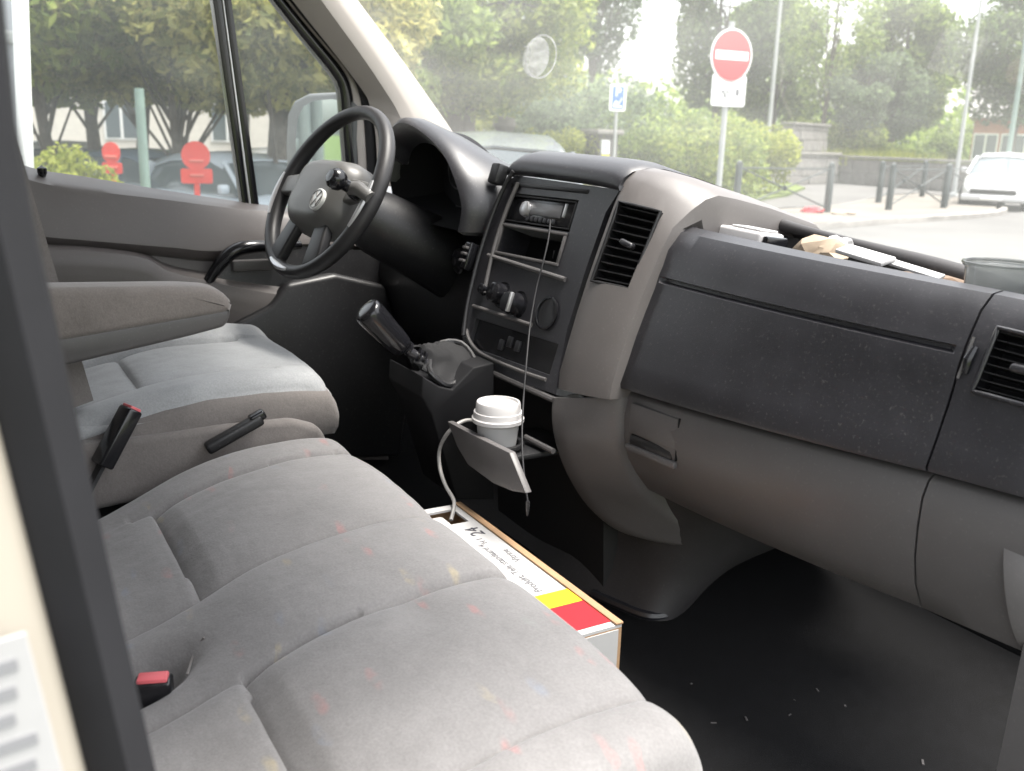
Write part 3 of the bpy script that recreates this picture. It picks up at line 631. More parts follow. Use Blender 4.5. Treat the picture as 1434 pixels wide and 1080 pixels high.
kk = FC.px(715, 424, .03); MB().box((kk[0] - .003, kk[1] - .017, .028), (kk[0] + .003, kk[1] + .019, .036), FC.M, .002).build('knob_grip', M['silver'], stack)
k = FC.px(767, 439); MB().lathe([(.030, .0005), (.030, .003), (.0265, .0032), (.025, -.008), (.010, -.010), (.009, -.003), (0, -.002)], FC.M @ Matrix.Translation((k[0], k[1], .001)), 36).build('round_dial', M['gloss_black'], stack)
a, b = FC.px(664, 429), FC.px(746, 456)
MB().tube([FC.w(*a, .002), FC.w(*b, .002)], .004, 10).build('trim_bar', M['taupe_dark'], stack)
for px, py in ((699, 482), (711, 478), (722, 484)):
    k = FC.px(px, py); MB().box((k[0] - .008, k[1] - .010, -.009), (k[0] + .006, k[1] + .010, -.003), FC.M, .002).build('rocker_switch', M['dash_dark'], stack)
MB().tube(spline([FC.pw(*p, .001) for p in ((653, 462), (658, 478), (672, 494), (700, 508), (735, 522), (765, 532))], 20), .0035, 8).build('trim_bar', M['taupe_dark'], stack)
# padded cap over the stack
rows = []
fl = [FC.pw(*p) for p in ((713, 246), (728, 244), (770, 249), (820, 256), (852, 262), (870, 268))]
fl = spline(fl, 24)
for i, p in enumerate(fl):
    t = i / 23; e = 1 - abs(2*t - 1) ** 6
    rows.append([p + V(0, .012, -.004), p + V(0, -.004, .001), p + V(0, -.006, .008), p + V(0, .004, .022 + .004*e), p + V(0, .022, .032 + .006*e), p + V(0, .05, .037 + .007*e), p + V(0, .09, .036 + .006*e), p + V(0, .16, .022), p + V(0, .32, -.02)])
sheet(rows, 0.01, 'padded_cap', M['dash_dark'], dash, 60, -1)
# bracket and rail of a phone holder on the left edge of the stack
ph = thing('phone_holder', 'black phone holder rail clipped along the left edge of the centre stack', 'phone holder', FC.pw(668, 372))
MB().tube(spline([FC.pw(*p, .010) for p in ((719, 240), (706, 262), (690, 300), (675, 345), (664, 385), (654, 430), (649, 470))], 24), .0045, 8).build('rail', M['dash_black'], ph)
MB().tube(spline([FC.pw(*p, .004) for p in ((726, 256), (712, 288), (697, 330), (686, 372), (678, 410))], 20), .004, 8).build('rail', M['taupe_dark'], ph)
k = FC.px(706, 246); MB().box((k[0] - .016, k[1] - .022, 0), (k[0] + .014, k[1] + .018, .026), FC.M, .005).build('end_block', M['dash_black'], ph)
k = FC.px(664, 362); cl = MB().box((k[0] - .012, k[1] - .028, 0), (k[0] + .012, k[1] + .028, .024), FC.M, .005).build('clip', M['gloss_black'], ph)
for d in (-.014, 0, .012): MB().box((k[0] - .008, k[1] + d, .022), (k[0] + .009, k[1] + d + .006, .030), FC.M, .002).build('clip_rib', M['taupe_dark'], cl)
MB().lathe([(.005, 0), (.005, .01), (0, .014)], FC.M @ Matrix.Translation((*FC.px(677, 294), .004)), 12).build('pin', M['silver'], ph)
# cubby below the stack and its edges
MB().prism([V(-0.30, 0.90, 1.085), V(-0.30, 1.0, 1.10), V(-0.30, 1.05, 0.66), V(-0.30, 0.97, 0.66), V(-0.30, 0.955, 0.90)], (0.40, 0, 0)).build('cubby_back', mat('cubby_plastic', (.020, .0195, .020), .5, .4, bump=(600, .25), var=.15), dash)
def bar(p, q, r, name, mtl, n=0.0): MB().tube([FC.pw(*p, n), FC.pw(*q, n)], r, 8).build(name, mtl, dash)
bar((684, 519), (777, 560), .006, 'cubby_edge', M['taupe_dark'], -.004); bar((736, 612), (775, 632), .005, 'cubby_edge', M['taupe_dark'], -.01)
MB().prism([P(*p, x=-0.105) for p in ((686, 514), (686, 590), (640, 592), (600, 592), (636, 545), (664, 522))], (-0.012, 0, 0), .003).build('side_cheek', M['taupe_dark'], dash)
# heater housing down to the floor
bt = spline([P(640, 700, z=.655), P(740, 768, z=.655), P(800, 818, z=.655), P(870, 853, z=.655), P(918, 868, z=.655), P(955, 852, z=.655), P(1000, 803, z=.655), P(1050, 770, z=.655), P(1085, 745, z=.655)], 40)
tp = spline([V(-.42, .98, .93), V(-.2, .96, .93), V(-.02, .955, .92), V(.10, .965, .91), V(.20, .985, .905), V(.28, 1.02, .91), V(.36, 1.09, .92), V(.40, 1.22, .92), V(.40, 1.4, .92)], 40)
rows = [[lerp(a, b, t) + V(0, 0.05*math.sin(PI*t)*(1 - i/60), -0.02*math.sin(PI*t)) for t in (0, .12, .25, .4, .55, .7, .82, .92, 1)] for i, (a, b) in enumerate(zip(tp, bt))]
hh = sheet(rows, 0.008, 'heater_housing', M['housing'], dash, 60, -1)
MB().tube([p + V(0, -.002, .008) for p in bt[12:36]], [.009]*24, 8).build('housing_lip', M['dash_dark'], hh)
# cup holder drawer
cupd = MB().prism([P(*p, y=0.715) for p in ((626, 590), (668, 612), (713, 634), (736, 691), (716, 688), (690, 677), (655, 651), (640, 626))], (0, 0.012, 0), .002).build('cup_holder', M['taupe_dark'], dash)
ct = P(700, 626, y=0.765)
MB().box((ct.x - .085, 0.728, ct.z - .014), (ct.x + .045, 0.90, ct.z - .004), bev=.003).build('holder_tray', M['dash_black'], cupd)
MB().tube([V(ct.x - .01, .765, ct.z + .004) + V(.042*math.cos(2*PI*k/28), .042*math.sin(2*PI*k/28), 0) for k in range(28)], .005, 8, closed=True).build('holder_ring', M['dash_black'], cupd)

# ---- instrument hood in front of the driver
op = [((541, 250), -.655), ((541, 215), -.65), ((548, 186), -.62), ((565, 172), -.53), ((593, 184), -.43), ((622, 213), -.34), ((639, 248), -.29), ((650, 290), -.265), ((645, 325), -.27)]
opn = spline([P(*p, x=x) for p, x in op], 34)
rows = []
for i, p in enumerate(opn):
    t = i / 33; cxm = -0.47; dx = p.x - cxm
    hgt = p.z - 1.25
    ln = [V(p.x + .004, p.y + .05, p.z - .035 if 0.15 < t < .85 else p.z - .01), V(p.x, p.y + .006, p.z - .006), p]
    for yb, sx, sz in ((0.006, 1.03, 1.02), (0.03, 1.06, 1.02), (0.09, 1.10, .93), (0.17, 1.14, .76), (0.27, 1.2, .57), (0.38, 1.3, .42)):
        ln.append(V(cxm + dx * sx, p.y + yb, 1.25 + hgt * sz))
    rows.append(ln)
hood = sheet(rows, 0.006, 'instrument_hood', M['dash_dark'], dash, 60, 1)
# black inner funnel and gauge face
inner = []
for p in opn + [P(606, 316, x=-.38), P(566, 306, x=-.55), P(546, 280, x=-.64)]: inner.append(p)
cc = sum(inner, Vector()) / len(inner)
rows = [[p + V(0, .008, 0) for p in inner], [lerp(p, cc, .08) + V(0, .05, 0) for p in inner], [lerp(p, cc, .22) + V(0, .12, 0) for p in inner]]
mb = MB().grid(rows, close=True); kk = len(mb.v); mb.v.append(cc + V(0, .12, 0)); nI = len(inner)
for i in range(nI): mb.f.append([kk - nI + i, kk - nI + (i + 1) % nI, kk]); mb.m.append(0)
fun = mb.build('gauge_funnel', M['void'], hood, 50)
for dx in (-.055, .055):
    MB().tube([cc + V(dx, .112, -.01) + V(.042*math.cos(2*PI*k/36), 0, .042*math.sin(2*PI*k/36)) for k in range(36)], .0018, 6, closed=True).build('gauge_ring', M['dash_dark'], hood)
# dash top and black lower dash on the driver side
rows = []
for i in range(16):
    x = -0.89 + 0.68 * i / 15
    rows.append([V(x, .93, 1.22), V(x, .94, 1.27), V(x, .98, 1.325), V(x, 1.08, 1.35), V(x, min(1.36, wy(x, 1.34)), 1.345)])
sheet(rows, .01, 'dash_top', M['dash_dark'], dash, 60)
rows = []
for i in range(14):
    x = -0.89 + 0.66 * i / 13
    rows.append([V(x, .955, 1.27), V(x, .915, 1.24), V(x, .90, 1.15), V(x, .925, 1.02), V(x, 1.0, .93), V(x, 1.2, .92)])
sheet(rows, .01, 'lower_dash', M['dash_black'], dash, 60)
k = P(645, 366, y=.893); MB().lathe([(.026, 0), (.026, .006), (.022, .008), (.020, .002), (.010, .002), (.009, .016), (0, .017)], Matrix.Translation(k) @ Matrix.Rotation(PI/2, 4, 'X') , 30).build('light_switch', M['dash_dark'], dash)
# stalk side, steering column shroud
MB().tube([V(-.47, .70, 1.335), V(-.47, .76, 1.30), V(-.47, .86, 1.25), V(-.47, .95, 1.20)], [.052, .068, .075, .08], 20).build('column_shroud', M['dash_black'], dash, 60)

# ================================================================== STEERING WHEEL
_t, _yw = math.radians(29), math.radians(10)
wc = V(-.47, .65, 1.365); wn = V(math.sin(_yw)*math.cos(_t), -math.cos(_t)*math.cos(_yw), math.sin(_t)); wu = V(0, 0, 1).cross(wn).normalized(); wv = wn.cross(wu)
FW = Frame(wc, wu, wv)
sw = thing('steering_wheel', 'black leather steering wheel with grey hub pad and silver inlays', 'steering wheel', wc - V(0, 0, .18))
K = 72; Rm = .178
pts = [FW.w(Rm*math.cos(2*PI*k/K), Rm*math.sin(2*PI*k/K)) for k in range(K)]
MB().tube(pts, [.0155 + .0015*math.cos(4*PI*k/K) for k in range(K)], 16, closed=True).build('rim', M['leather'], sw, 80)
def wpoly(pts, n0, n1, name, mtl, bev=.006, seg=3):
    return MB().prism([FW.w(u, v, n0) for u, v in pts], FW.n * (n1 - n0), bev, seg).build(name, mtl, sw, 50)
# hub pad: domed
rows = []
for j in range(9):
    rr = j / 8; ring = []
    for k in range(40):
        a = 2*PI*k/40; ca, sa = math.cos(a), math.sin(a)
        ex = .5
        u = .104 * math.copysign(abs(ca)**ex, ca) * (1 - .10*(sa < 0)*abs(sa)); v = .080 * math.copysign(abs(sa)**ex, sa) - .012
        ring.append(FW.w(u*rr, v*rr, .038 - .012*rr**2 - .030*max(0, rr - .8)**1 * 5*rr))
    rows.append(ring)
rows.append([p - FW.n*.03 for p in rows[-1]])
MB().grid(rows, close=True).build('hub_pad', M['hub_grey'], sw, 60, weld=True)
for sx in (-1, 1):
    wpoly([(sx*.078, .030), (sx*.125, .028), (sx*.170, .022), (sx*.172, -.020), (sx*.125, -.016), (sx*.078, -.026)], -.008, .012, 'spoke', M['hub_grey'])
    wpoly([(sx*.030, -.060), (sx*.072, -.058), (sx*.100, -.148), (sx*.050, -.166)], -.010, .012, 'spoke', M['leather'])
    a0 = math.radians(-22 if sx > 0 else 202)
    arc = [FW.w((Rm + .000)*math.cos(a0 + s), (Rm)*math.sin(a0 + s), .0145) for s in [sx*(-.02 + .55*i/14) for i in range(15)]]
    MB().tube(arc, [.004 + .003*math.sin(PI*i/14) for i in range(15)], 10).build('rim_inlay', M['silver'], sw)
MB().tube([FW.w(Rm*math.cos(s), Rm*math.sin(s), .0142) for s in [math.radians(246 + 26*i/10) for i in range(11)]], [.003 + .004*math.sin(PI*i/10) for i in range(11)], 10).build('rim_inlay', M['silver'], sw)
# round badge with the two stacked letters
em = FW.px(446, 280, .034)
bd = MB().lathe([(0, .003), (.021, .003), (.0225, .002), (.0225, -.004)], FW.M @ Matrix.Translation((em[0], em[1], .0365)), 32).build('badge', mat('badge_white', (.72, .72, .70), .35, .5, metal=.2), sw)
gr = M['hub_grey']
def stroke(pts): MB().tube([FW.w(em[0] + u, em[1] + v, .0398) for u, v in pts], .0014, 6).build('badge_letter', gr, bd)
stroke([(-.009, .016), (0, .003), (.009, .016)]); stroke([(-.017, .006), (-.008, -.014), (0, .0), (.008, -.014), (.017, .006)])
MB().tube([FW.w(em[0] + .019*math.cos(2*PI*k/30), em[1] + .019*math.sin(2*PI*k/30), .0398) for k in range(30)], .0008, 6, closed=True).build('badge_ring', gr, bd)
# black spinner knob on the right spoke
k = FW.px(474, 253, .06)
sp = MB().lathe([(0, .078), (.012, .077), (.019, .070), (.021, .060), (.018, .050), (.012, .044), (.011, .030), (.016, .020), (.017, .008)], FW.M @ Matrix.Translation((k[0], k[1], .004)) , 26).build('spinner_knob', M['gloss_black'], sw)
q = FW.px(500, 263, .03); MB().tube([FW.w(k[0], k[1], .030), FW.w(*q, .026), FW.w(q[0] + .03, q[1] - .01, .012)], [.013, .014, .012], 12).build('knob_clamp', M['hub_grey'], sw)
# indicator stalk behind the wheel
MB().tube([V(-.53, .72, 1.34), V(-.60, .705, 1.35), V(-.66, .70, 1.36)], [.010, .009, .012], 10).build('indicator_stalk', M['dash_black'], sw)

# ================================================================== GEAR LEVER
gx = -0.12
gear = thing('gear_lever', 'black gear lever with leather boot rising from the dash', 'gear lever', P(620, 530, x=gx))
ax = [P(*p, x=gx) for p in ((511, 432), (517, 438), (530, 452), (545, 468), (560, 483), (566, 489))]
MB().tube(spline(ax, 18), [.012, .021, .025, .026, .0265, .0265, .026, .026, .025, .025, .024, .024, .023, .022, .021, .019, .016, .010], 18).build('knob', M['gloss_black'], gear, 60)
MB().tube([P(560, 484, x=gx), P(585, 500, x=gx), P(600, 512, x=gx)], .0085, 12).build('shaft', M['dash_dark'], gear)
for px, py in ((571, 488), (584, 497), (591, 501)):
    MB().tube([P(px - 1.5, py - 1, x=gx), P(px + 1.5, py + 1, x=gx)], .0135, 14).build('collar', M['gloss_black'], gear)
base = [((601, 516), -.10), ((616, 534), -.085), ((632, 539), -.085), ((655, 522), -.11), ((664, 505), -.13), ((645, 481), -.17), ((614, 483), -.18)]
bb = [P(*p, x=x) for p, x in base]; tip = P(583, 496, x=gx); K = 24
br_ = spline(bb, K, True)
tr_ = [tip + V(0, .014*math.cos(2*PI*k/K + 2.6), .014*math.sin(2*PI*k/K + 2.6)) for k in range(K)]
best = min(range(K), key=lambda s: sum((tr_[(i + s) % K] - br_[i]).length for i in range(K))); tr_ = [tr_[(i + best) % K] for i in range(K)]
rows = []
for j in range(17):
    t = j / 16; rows.append([lerp(tr_[i], br_[i], t ** 1.25) + (tr_[i] - tip).normalized() * ((.004 * math.sin(j * 1.05 + 1.3*math.sin(i*.8)) + .0015*math.sin(i*1.9 + j)) * (0 < t < .95)) for i in range(K)])
MB().grid(rows, close=True).build('boot', M['boot_leather'], gear, 60)
MB().tube(br_, .006, 8, closed=True).build('boot_frame', M['dash_black'], gear)
MB().prism([P(*p, x=-.072) for p in ((592, 527), (616, 542), (634, 546), (663, 515), (692, 508), (692, 700), (640, 700), (604, 580), (590, 556))], (-.15, 0, 0), .003, 2).build('lever_console', M['void'], gear, 50)

# ================================================================== SEATS
def cushion(name, x0, x1, y0, y1, prof, zbot, mtl, parent, seams_x=(), seams_y=(), puff=0.010, roll=0.045, k=0.16, nx=150, ny=90, extra=None, seam_y_range=None, groove=0.007, gw=0.0045):
    hw, hd = (x1 - x0) / 2, (y1 - y0) / 2; cx, cy = (x0 + x1) / 2, (y0 + y1) / 2
    rows = []
    for j in range(ny + 1):
        v = -1 + 2 * j / ny; row = []
        for i in range(nx + 1):
            u = -1 + 2 * i / nx
            x = cx + hw * u * math.sqrt(1 - k * v * v / 2); y = cy + hd * v * math.sqrt(1 - k * u * u / 2)
            z = prof(x, y)
            dx, dy = (1 - abs(u)) * hw, (1 - abs(v)) * hd
            for d in (dx, dy):
                if d < roll: z -= (roll - math.sqrt(max(0, roll * roll - (roll - d) ** 2))) * (0.95 if d is dx else 1.0)
            for (sx, ya, yb) in seams_x:
                if ya - .02 < y < yb + .02: z -= groove * math.exp(-((x - sx) / gw) ** 2) + .004 * math.exp(-((x - sx) / .02) ** 2)
            for (sy, xa, xb) in seams_y:
                if xa < x < xb: z -= groove * math.exp(-((y - sy) / gw) ** 2) + .004 * math.exp(-((y - sy) / .02) ** 2)
            if extra: z += extra(x, y)
            z += 0.0022 * noise.noise(V(x * 9, y * 9, 0)) + .0009 * noise.noise(V(x * 31, y * 27, 3))
            row.append(V(x, y, z))
        rows.append(row)
    mb = MB().grid(rows)
    ring = [rows[0][i] for i in range(nx)] + [rows[j][nx] for j in range(ny)] + [rows[ny][nx - i] for i in range(nx)] + [rows[ny - j][0] for j in range(ny)]
    c = V(cx, cy, 0)
    def down(f, out): 
        r = []
        for p in ring:
            d = Vector((p.x - cx, p.y - cy, 0)).normalized(); r.append(V(p.x + d.x * out, p.y + d.y * out, lerp(p.z, zbot, f)))
        return r
    mb.grid([ring, down(.12, .004), down(.35, .008), down(.7, .006), down(.95, -.002), down(1.0, -.015)], close=True)
    return mb.build(name, mtl, parent, 60, weld=True)
bench = thing('passenger_bench', 'double passenger bench seat in pale grey cloth with faint coloured dashes', 'seat', (0.35, 0.25, 0.65))
bpf = [(-.1, .84), (0.05, .86), (.14, .882), (.22, .915), (.26, .934), (.3, .949), (.36, .963), (.42, .971), (.47, .974), (.52, .972), (.60, .968)]
def bprof(x, y):
    z = (interp(y - .02, bpf) + interp(y, bpf) + interp(y + .02, bpf)) / 3
    for a, b in ((-.05, .27), (.47, .77)):
        if a < x < b:
            t = (x - a) / (b - a)
            if y > .215: z += -.010 + .013 * math.sin(PI * t) ** .5 * min(1, (y - .215) / .03)
            else: z += .006 * math.sin(PI * t) ** .6
    return z
def bextra(x, y):
    return -.085 * math.exp(-((x - .375) / .030) ** 2 - ((y - .125) / .045) ** 2) - .006 * math.exp(-((x - .52) / .05) ** 2 - ((y - .40) / .03) ** 2)
cushion('cushion', -.155, .865, .015, .556, bprof, .82, M['seat_cloth'], bench,
        seams_x=((-.05, .20, .60), (.27, .08, .60), (.47, .08, .60), (.77, .20, .60)), seams_y=((.215, -.05, .27), (.215, .47, .77)), nx=230, ny=130, extra=bextra, roll=.042, groove=.0045, gw=.004)
MB().box((-.10, .04, .65), (.82, .50, .835), bev=.015).build('seat_base', M['taupe_dark'], bench)
for xa, xb in ((-.15, .36), (.38, .87)):
    rows = []
    for j in range(14):
        z = .86 + .62 * j / 13; yy = -.045 - .16 * (z - .86) ; rows.append([V(lerp(xa, xb, t), yy - .05 + .055 * math.sin(PI * t) ** .4 * (1 if j < 12 else .8), z) for t in [i / 20 for i in range(21)]])
    sheet(rows, .09, 'backrest', M['seat_cloth'], bench, 60, 1)
def buckle(parent, base, top, wdt, side):
    d = (top - base).normalized(); u = side.normalized(); F_ = Frame(base, u, d)
    L_ = (top - base).length
    b = MB().box((-wdt/2, 0, -.012), (wdt/2, L_, .012), F_.M, .004, 3).build('buckle', M['gloss_black'], parent)
    MB().box((-wdt/2 + .004, L_ - .003, -.009), (wdt/2 - .004, L_ + .004, .0095), F_.M, .002).build('release_button', M['buckle_red'], b)
    MB().box((-.010, -.10, -.003), (.010, .002, .003), F_.M).build('buckle_stalk', M['rubber'], b)
    return b
b1 = P(226, 966, x=.41); buckle(bench, b1 + V(0, -.008, -.055), b1 + V(.004, .006, .014), .040, V(.35, 1, 0))
MB().tube([P(286, 893, z=.905), P(276, 905, z=.892), P(268, 925, z=.885), P(262, 945, z=.888)], .0015, 6).build('piping', M['seat_side'], bench)

ds = thing('driver_seat', 'driver seat with blue grey cushion, taupe sides and fold down armrest', 'seat', (-.45, .25, .65))
dpf = [(0, 1.0), (.12, 1.012), (.2, 1.034), (.27, 1.050), (.34, 1.060), (.44, 1.061), (.52, 1.054), (.58, 1.045)]
def dprof(x, y):
    z = (interp(y - .02, dpf) + interp(y, dpf) + interp(y + .02, dpf)) / 3
    if -.60 < x < -.31:
        t = (x + .60) / .29
        if y > .25: z += (-.014 + .010 * math.sin(PI * t) ** .5) * max(0, min(1, (.56 - y) / .10))
        else: z -= .012
    z += .018 * math.exp(-((x + .68) / .05) ** 2)
    return z
cushion('cushion', -.705, -.215, .03, .585, dprof, 1.005, M['driver_cloth'], ds, seams_x=((-.31, .1, .47), (-.60, .1, .47)), seams_y=((.25, -.60, -.31),), nx=120, ny=120, roll=.04, k=.28, groove=.004)
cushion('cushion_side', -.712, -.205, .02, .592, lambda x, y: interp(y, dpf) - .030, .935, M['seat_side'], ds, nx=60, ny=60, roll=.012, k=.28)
va = [(-.02, .955), (.05, .985), (.20, .985), (.36, .99), (.48, .985), (.53, .965), (.545, .935), (.53, .90), (.40, .89), (.0, .86)]
MB().prism([V(-.185, y, z) for y, z in va], (-.05, 0, 0), .012, 3).build('seat_valance', M['seat_side'], ds, 60)
MB().box((-.68, .06, .65), (-.24, .50, .94), bev=.02).build('seat_base', M['dash_black'], ds)
# recline lever
F_ = Frame(P(330, 606, x=-.165), P(360, 588, x=-.165) - P(300, 622, x=-.165), V(0, 0, 1))
lv = MB().box((-.055, -.010, -.012), (.05, .010, .012), F_.M, .006, 3).build('recline_lever', M['dash_black'], ds)
MB().box((.030, -.002, -.010), (.058, .014, .010), F_.M, .004, 3).build('lever_tip', M['gloss_black'], lv)
# armrest: padded top and darker underside
up = [(-.14, 1.252), (.11, 1.243), (.30, 1.236), (.352, 1.230), (.374, 1.216), (.380, 1.200), (.376, 1.188), (.12, 1.160), (-.14, 1.150)]
lw = [(-.14, 1.160), (.12, 1.168), (.378, 1.196), (.376, 1.176), (.366, 1.163), (.30, 1.150), (.12, 1.120), (-.14, 1.10)]
ar = MB().prism([V(-.165, y, z) for y, z in up], (-.075, 0, 0), .014, 4).build('armrest', M['armrest_cloth'], ds, 60)
MB().prism([V(-.172, y, z) for y, z in lw], (-.060, 0, 0), .008, 3).build('armrest_underside', M['taupe_dark'], ar, 60)
# backrest
rows = []
for j in range(18):
    z = 1.02 + .75 * j / 17; yy = .09 - .18 * (z - 1.02)
    rows.append([V(lerp(-.70, -.23, t), yy - .06 + .075 * (abs(2*t-1) ** 3) * .6 + .02*math.sin(PI*t), z) for t in [i / 20 for i in range(21)]])
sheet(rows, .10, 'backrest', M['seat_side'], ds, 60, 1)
b2 = P(142, 652, x=-.165); buckle(ds, b2, P(190, 576, x=-.165), .042, V(1, .25, .05))
# seat belt of the driver coming down by the far pillar
bt_ = [P(*p, x=-.80) for p in ((-30, 200), (10, 300), (50, 362), (86, 404), (110, 440))]
rows = [[p + V(0, -.012, 0), p + V(0.002, .012, .004)] for p in spline(bt_, 16)]
tag(sheet(rows, .002, 'seat_belt', M['belt'], ds, 60), 'beige seat belt webbing slanting behind the armrest')
rows = []

# ================================================================== LOOSE THINGS IN THE CAB
cc = P(698, 562, x=.05); cz = P(698, 632, y=cc.y).z - .030
cup = thing('coffee_cup', 'white paper takeaway cup with white lid in the pulled out cup holder', 'cup', (cc.x, cc.y, cz))
Ht = cc.z - cz
T = Matrix.Translation((cc.x, cc.y, cz))
MB().lathe([(0.0, 0.001), (.026, .001), (.0265, 0), (.0275, .003), (.0385, Ht - .020), (.036, Ht - .020)], T, 40).build('cup_body', M['paper_white'], cup, 40)
MB().lathe([(.0415, Ht - .036), (.0445, Ht - .034), (.0448, Ht - .028), (.0425, Ht - .026), (.0415, Ht - .017), (.0390, Ht - .0165), (.0378, Ht - .003), (.0365, Ht), (.0335, Ht), (.032, Ht - .004), (0, Ht - .005)], T, 40).build('lid', M['white_plastic'], cup, 28)

# long cardboard carton with a white printed top standing in the footwell
bx0, bx1, by0, by1, bz0, bz1 = .012, .490, .575, .712, .652, .858
box = thing('cardboard_box', 'long cardboard carton with white printed top and yellow red end in the footwell', 'box', ((bx0+bx1)/2, .64, .652))
hx0, hx1, hy0, hy1 = .030, .090, .60, .690
mb = MB()
for lo, hi in (((bx0, by0, bz1 - .004), (hx0, by1, bz1)), ((hx0, hy1, bz1 - .004), (hx1, by1, bz1)), ((hx0, by0, bz1 - .004), (hx1, hy0, bz1)), ((hx1, by0, bz1 - .004), (bx1, by1, bz1))): mb.box(lo, hi)
top = mb.build('white_top', M['paper_white'], box, 20)
mb = MB()
for lo, hi in (((bx0, by0, bz0), (bx0 + .003, by1, bz1 - .0042)), ((bx0 + .0031, by0, bz0), (bx1 - .0031, by0 + .003, bz1 - .0042)), ((bx0 + .0031, by1 - .003, bz0), (bx1 - .0031, by1, bz1 - .0042)), ((bx0 + .0031, by0 + .0031, bz0), (bx1 - .0031, by1 - .0031, bz0 + .003)), ((bx1 - .003, by0, bz0), (bx1, by1, bz1 - .0042))): mb.box(lo, hi)
mb.build('carton_walls', M['card'], box, 20)
MB().box((bx1 + .0002, by0 + .002, bz0 + .01), (bx1 + .0016, by1 - .006, bz1 - .006)).build('white_end', M['paper_white'], box, 20)
MB().box((bx0, by1 - .010, bz1 + .0002), (bx1 + .001, by1 + .002, bz1 + .0036), bev=.001).build('cardboard_edge', M['card'], box)
MB().box((.372, by0 + .002, bz1 + .0001), (.412, by1 - .0105, bz1 + .0011)).build('yellow_band', M['yellow'], box, 20)
MB().box((.4123, by0 + .002, bz1 + .0001), (.478, by1 - .0105, bz1 + .0011)).build('red_band', M['red'], box, 20)
RT = Matrix.Rotation(PI, 4, 'Z')
def on_top(txt, size, x, y, m_='ink'): text_mesh(txt, size, Matrix.Translation((x, y, bz1 + .0004)) @ RT, M[m_], box)
on_top('24', .034, .150, .690); on_top('H 1', .015, .182, .676, 'ink_grey')
on_top('Vitrine', .017, .262, .692, 'ink_grey'); on_top('Produkt. Tele standaard 4', .017, .362, .668, 'ink_grey')
text_mesh('11', .02, Matrix.Translation((bx1 + .0018, .66, .80)) @ Matrix.Rotation(PI/2, 4, 'Z') @ Matrix.Rotation(PI/2, 4, 'X'), M['ink_grey'], box)
# white plug lying in the hand hole
pl = thing('white_charger', 'white plug charger lying inside the hand hole of the carton', 'charger', (.06, .648, .80))
MB().box((.036, .618, .825), (.078, .668, .853), bev=.008, seg=3).build('plug_body', M['white_plastic'], pl)
MB().box((.040, .630, .80), (.050, .650, .826), bev=.002).build('plug_prong', M['silver'], pl)
cord = spline([P(700, 600, y=.82), P(675, 592, y=.80), P(652, 589, y=.75), P(630, 603, y=.716), P(616, 628, y=.712), P(616, 655, y=.708), P(624, 680, y=.700), P(636, 703, y=.695), V(.052, .676, .848)], 50)
tag(MB().tube(cord, .0034, 8).build('charging_cord', M['cord_grey'], None), 'grey cord looping from behind the cup down into the carton', 'cord')
aux = spline([FC.pw(771, 308, .004), FC.pw(768, 335, .012), FC.pw(760, 370, .02), FC.pw(752, 400, .022), FC.pw(743, 450, .03), FC.pw(737, 510, .045), P(733, 560, y=.79), P(731, 610, y=.765), P(733, 655, y=.75), P(739, 702, y=.745)], 60)
ax_ = MB().tube(aux, .0015, 8).build('aux_cable', M['rubber'], None)
tag(ax_, 'thin black cable hanging from the car radio past the cup', 'cable')
MB().tube([aux[-1], aux[-1] + V(0, 0, -.012), aux[-1] + V(0, 0, -.025)], [.003, .003, .0014], 10).build('cable_plug', M['dash_dark'], ax_)
# pen like sliver in the empty slot
k = FC.px(748, 344); tag(MB().tube([FC.w(k[0], k[1] - .010, -.05), FC.w(k[0] + .004, k[1] + .004, -.045)], .002, 8).build('metal_clip', M['chrome'], None), 'small shiny metal clip inside the empty dashboard slot', 'clip')

def crumple(name, c, dims, rot, mtl, label, cat, seed=1, amp=.25, parent=None, nseg=3):
    bm = bmesh.new(); bmesh.ops.create_icosphere(bm, subdivisions=nseg, radius=1)
    Mr = Matrix.Rotation(rot, 3, 'Z')
    for v in bm.verts:
        p = v.co.copy(); n_ = noise.noise(p * 1.7 + V(seed * 7, 0, 0)) * amp + noise.noise(p * 4.1 + V(0, seed * 5, 0)) * amp * .5
        p *= 1 + n_; v.co = Mr @ V(p.x * dims[0], p.y * dims[1], max(-.45, p.z) * dims[2]) + c
    o = MB()._bm(bm).build(name, mtl, parent, 25)
    if label: tag(o, label, cat)
    return o
# white carton, cloth, papers and the clear tub in the tray behind the glovebox crest
F_ = Frame(P(1046, 326, y=1.095) + V(0, 0, -.03), V(1, .10, -.06), V(0, .1, 1))
wb = thing('white_box', 'small white plastic box lying in the dash tray beside the taupe column', 'box', P(1046, 326, y=1.095) + V(0, 0, -.03))
MB().box((-.045, 0, -.03), (.048, .036, .03), F_.M, .005, 3).build('box_body', M['white_plastic'], wb)
MB().box((-.020, .0362, -.022), (.040, .040, .022), F_.M, .002).build('box_lid', M['paper_white'], wb)
MB().box((.0485, .004, -.026), (.060, .032, .026), F_.M, .004).build('box_end', M['gloss_black'], wb)
crumple('crumpled_cloth', P(1150, 347, y=1.10) + V(0, 0, -.010), (.045, .032, .026), .1, M['paper_tan'], 'crumpled tan cloth in the middle of the dash tray', 'cloth', 3, .35)
crumple('crumpled_paper', P(1176, 341, y=1.115) + V(0, 0, -.006), (.022, .018, .016), .3, M['paper_white'], 'small crumpled white tissue beside the tan cloth on the dash', 'tissue', 5, .35)
F_ = Frame(P(1215, 360, y=1.055), V(1, -.08, -.10), V(.1, .9, .25))
pk = MB().box((-.050, -.012, -.003), (.036, .016, .004), F_.M, .003).build('paper_packet', M['paper_white'], None); tag(pk, 'flat white paper packet resting on the dark dash crest', 'packet')
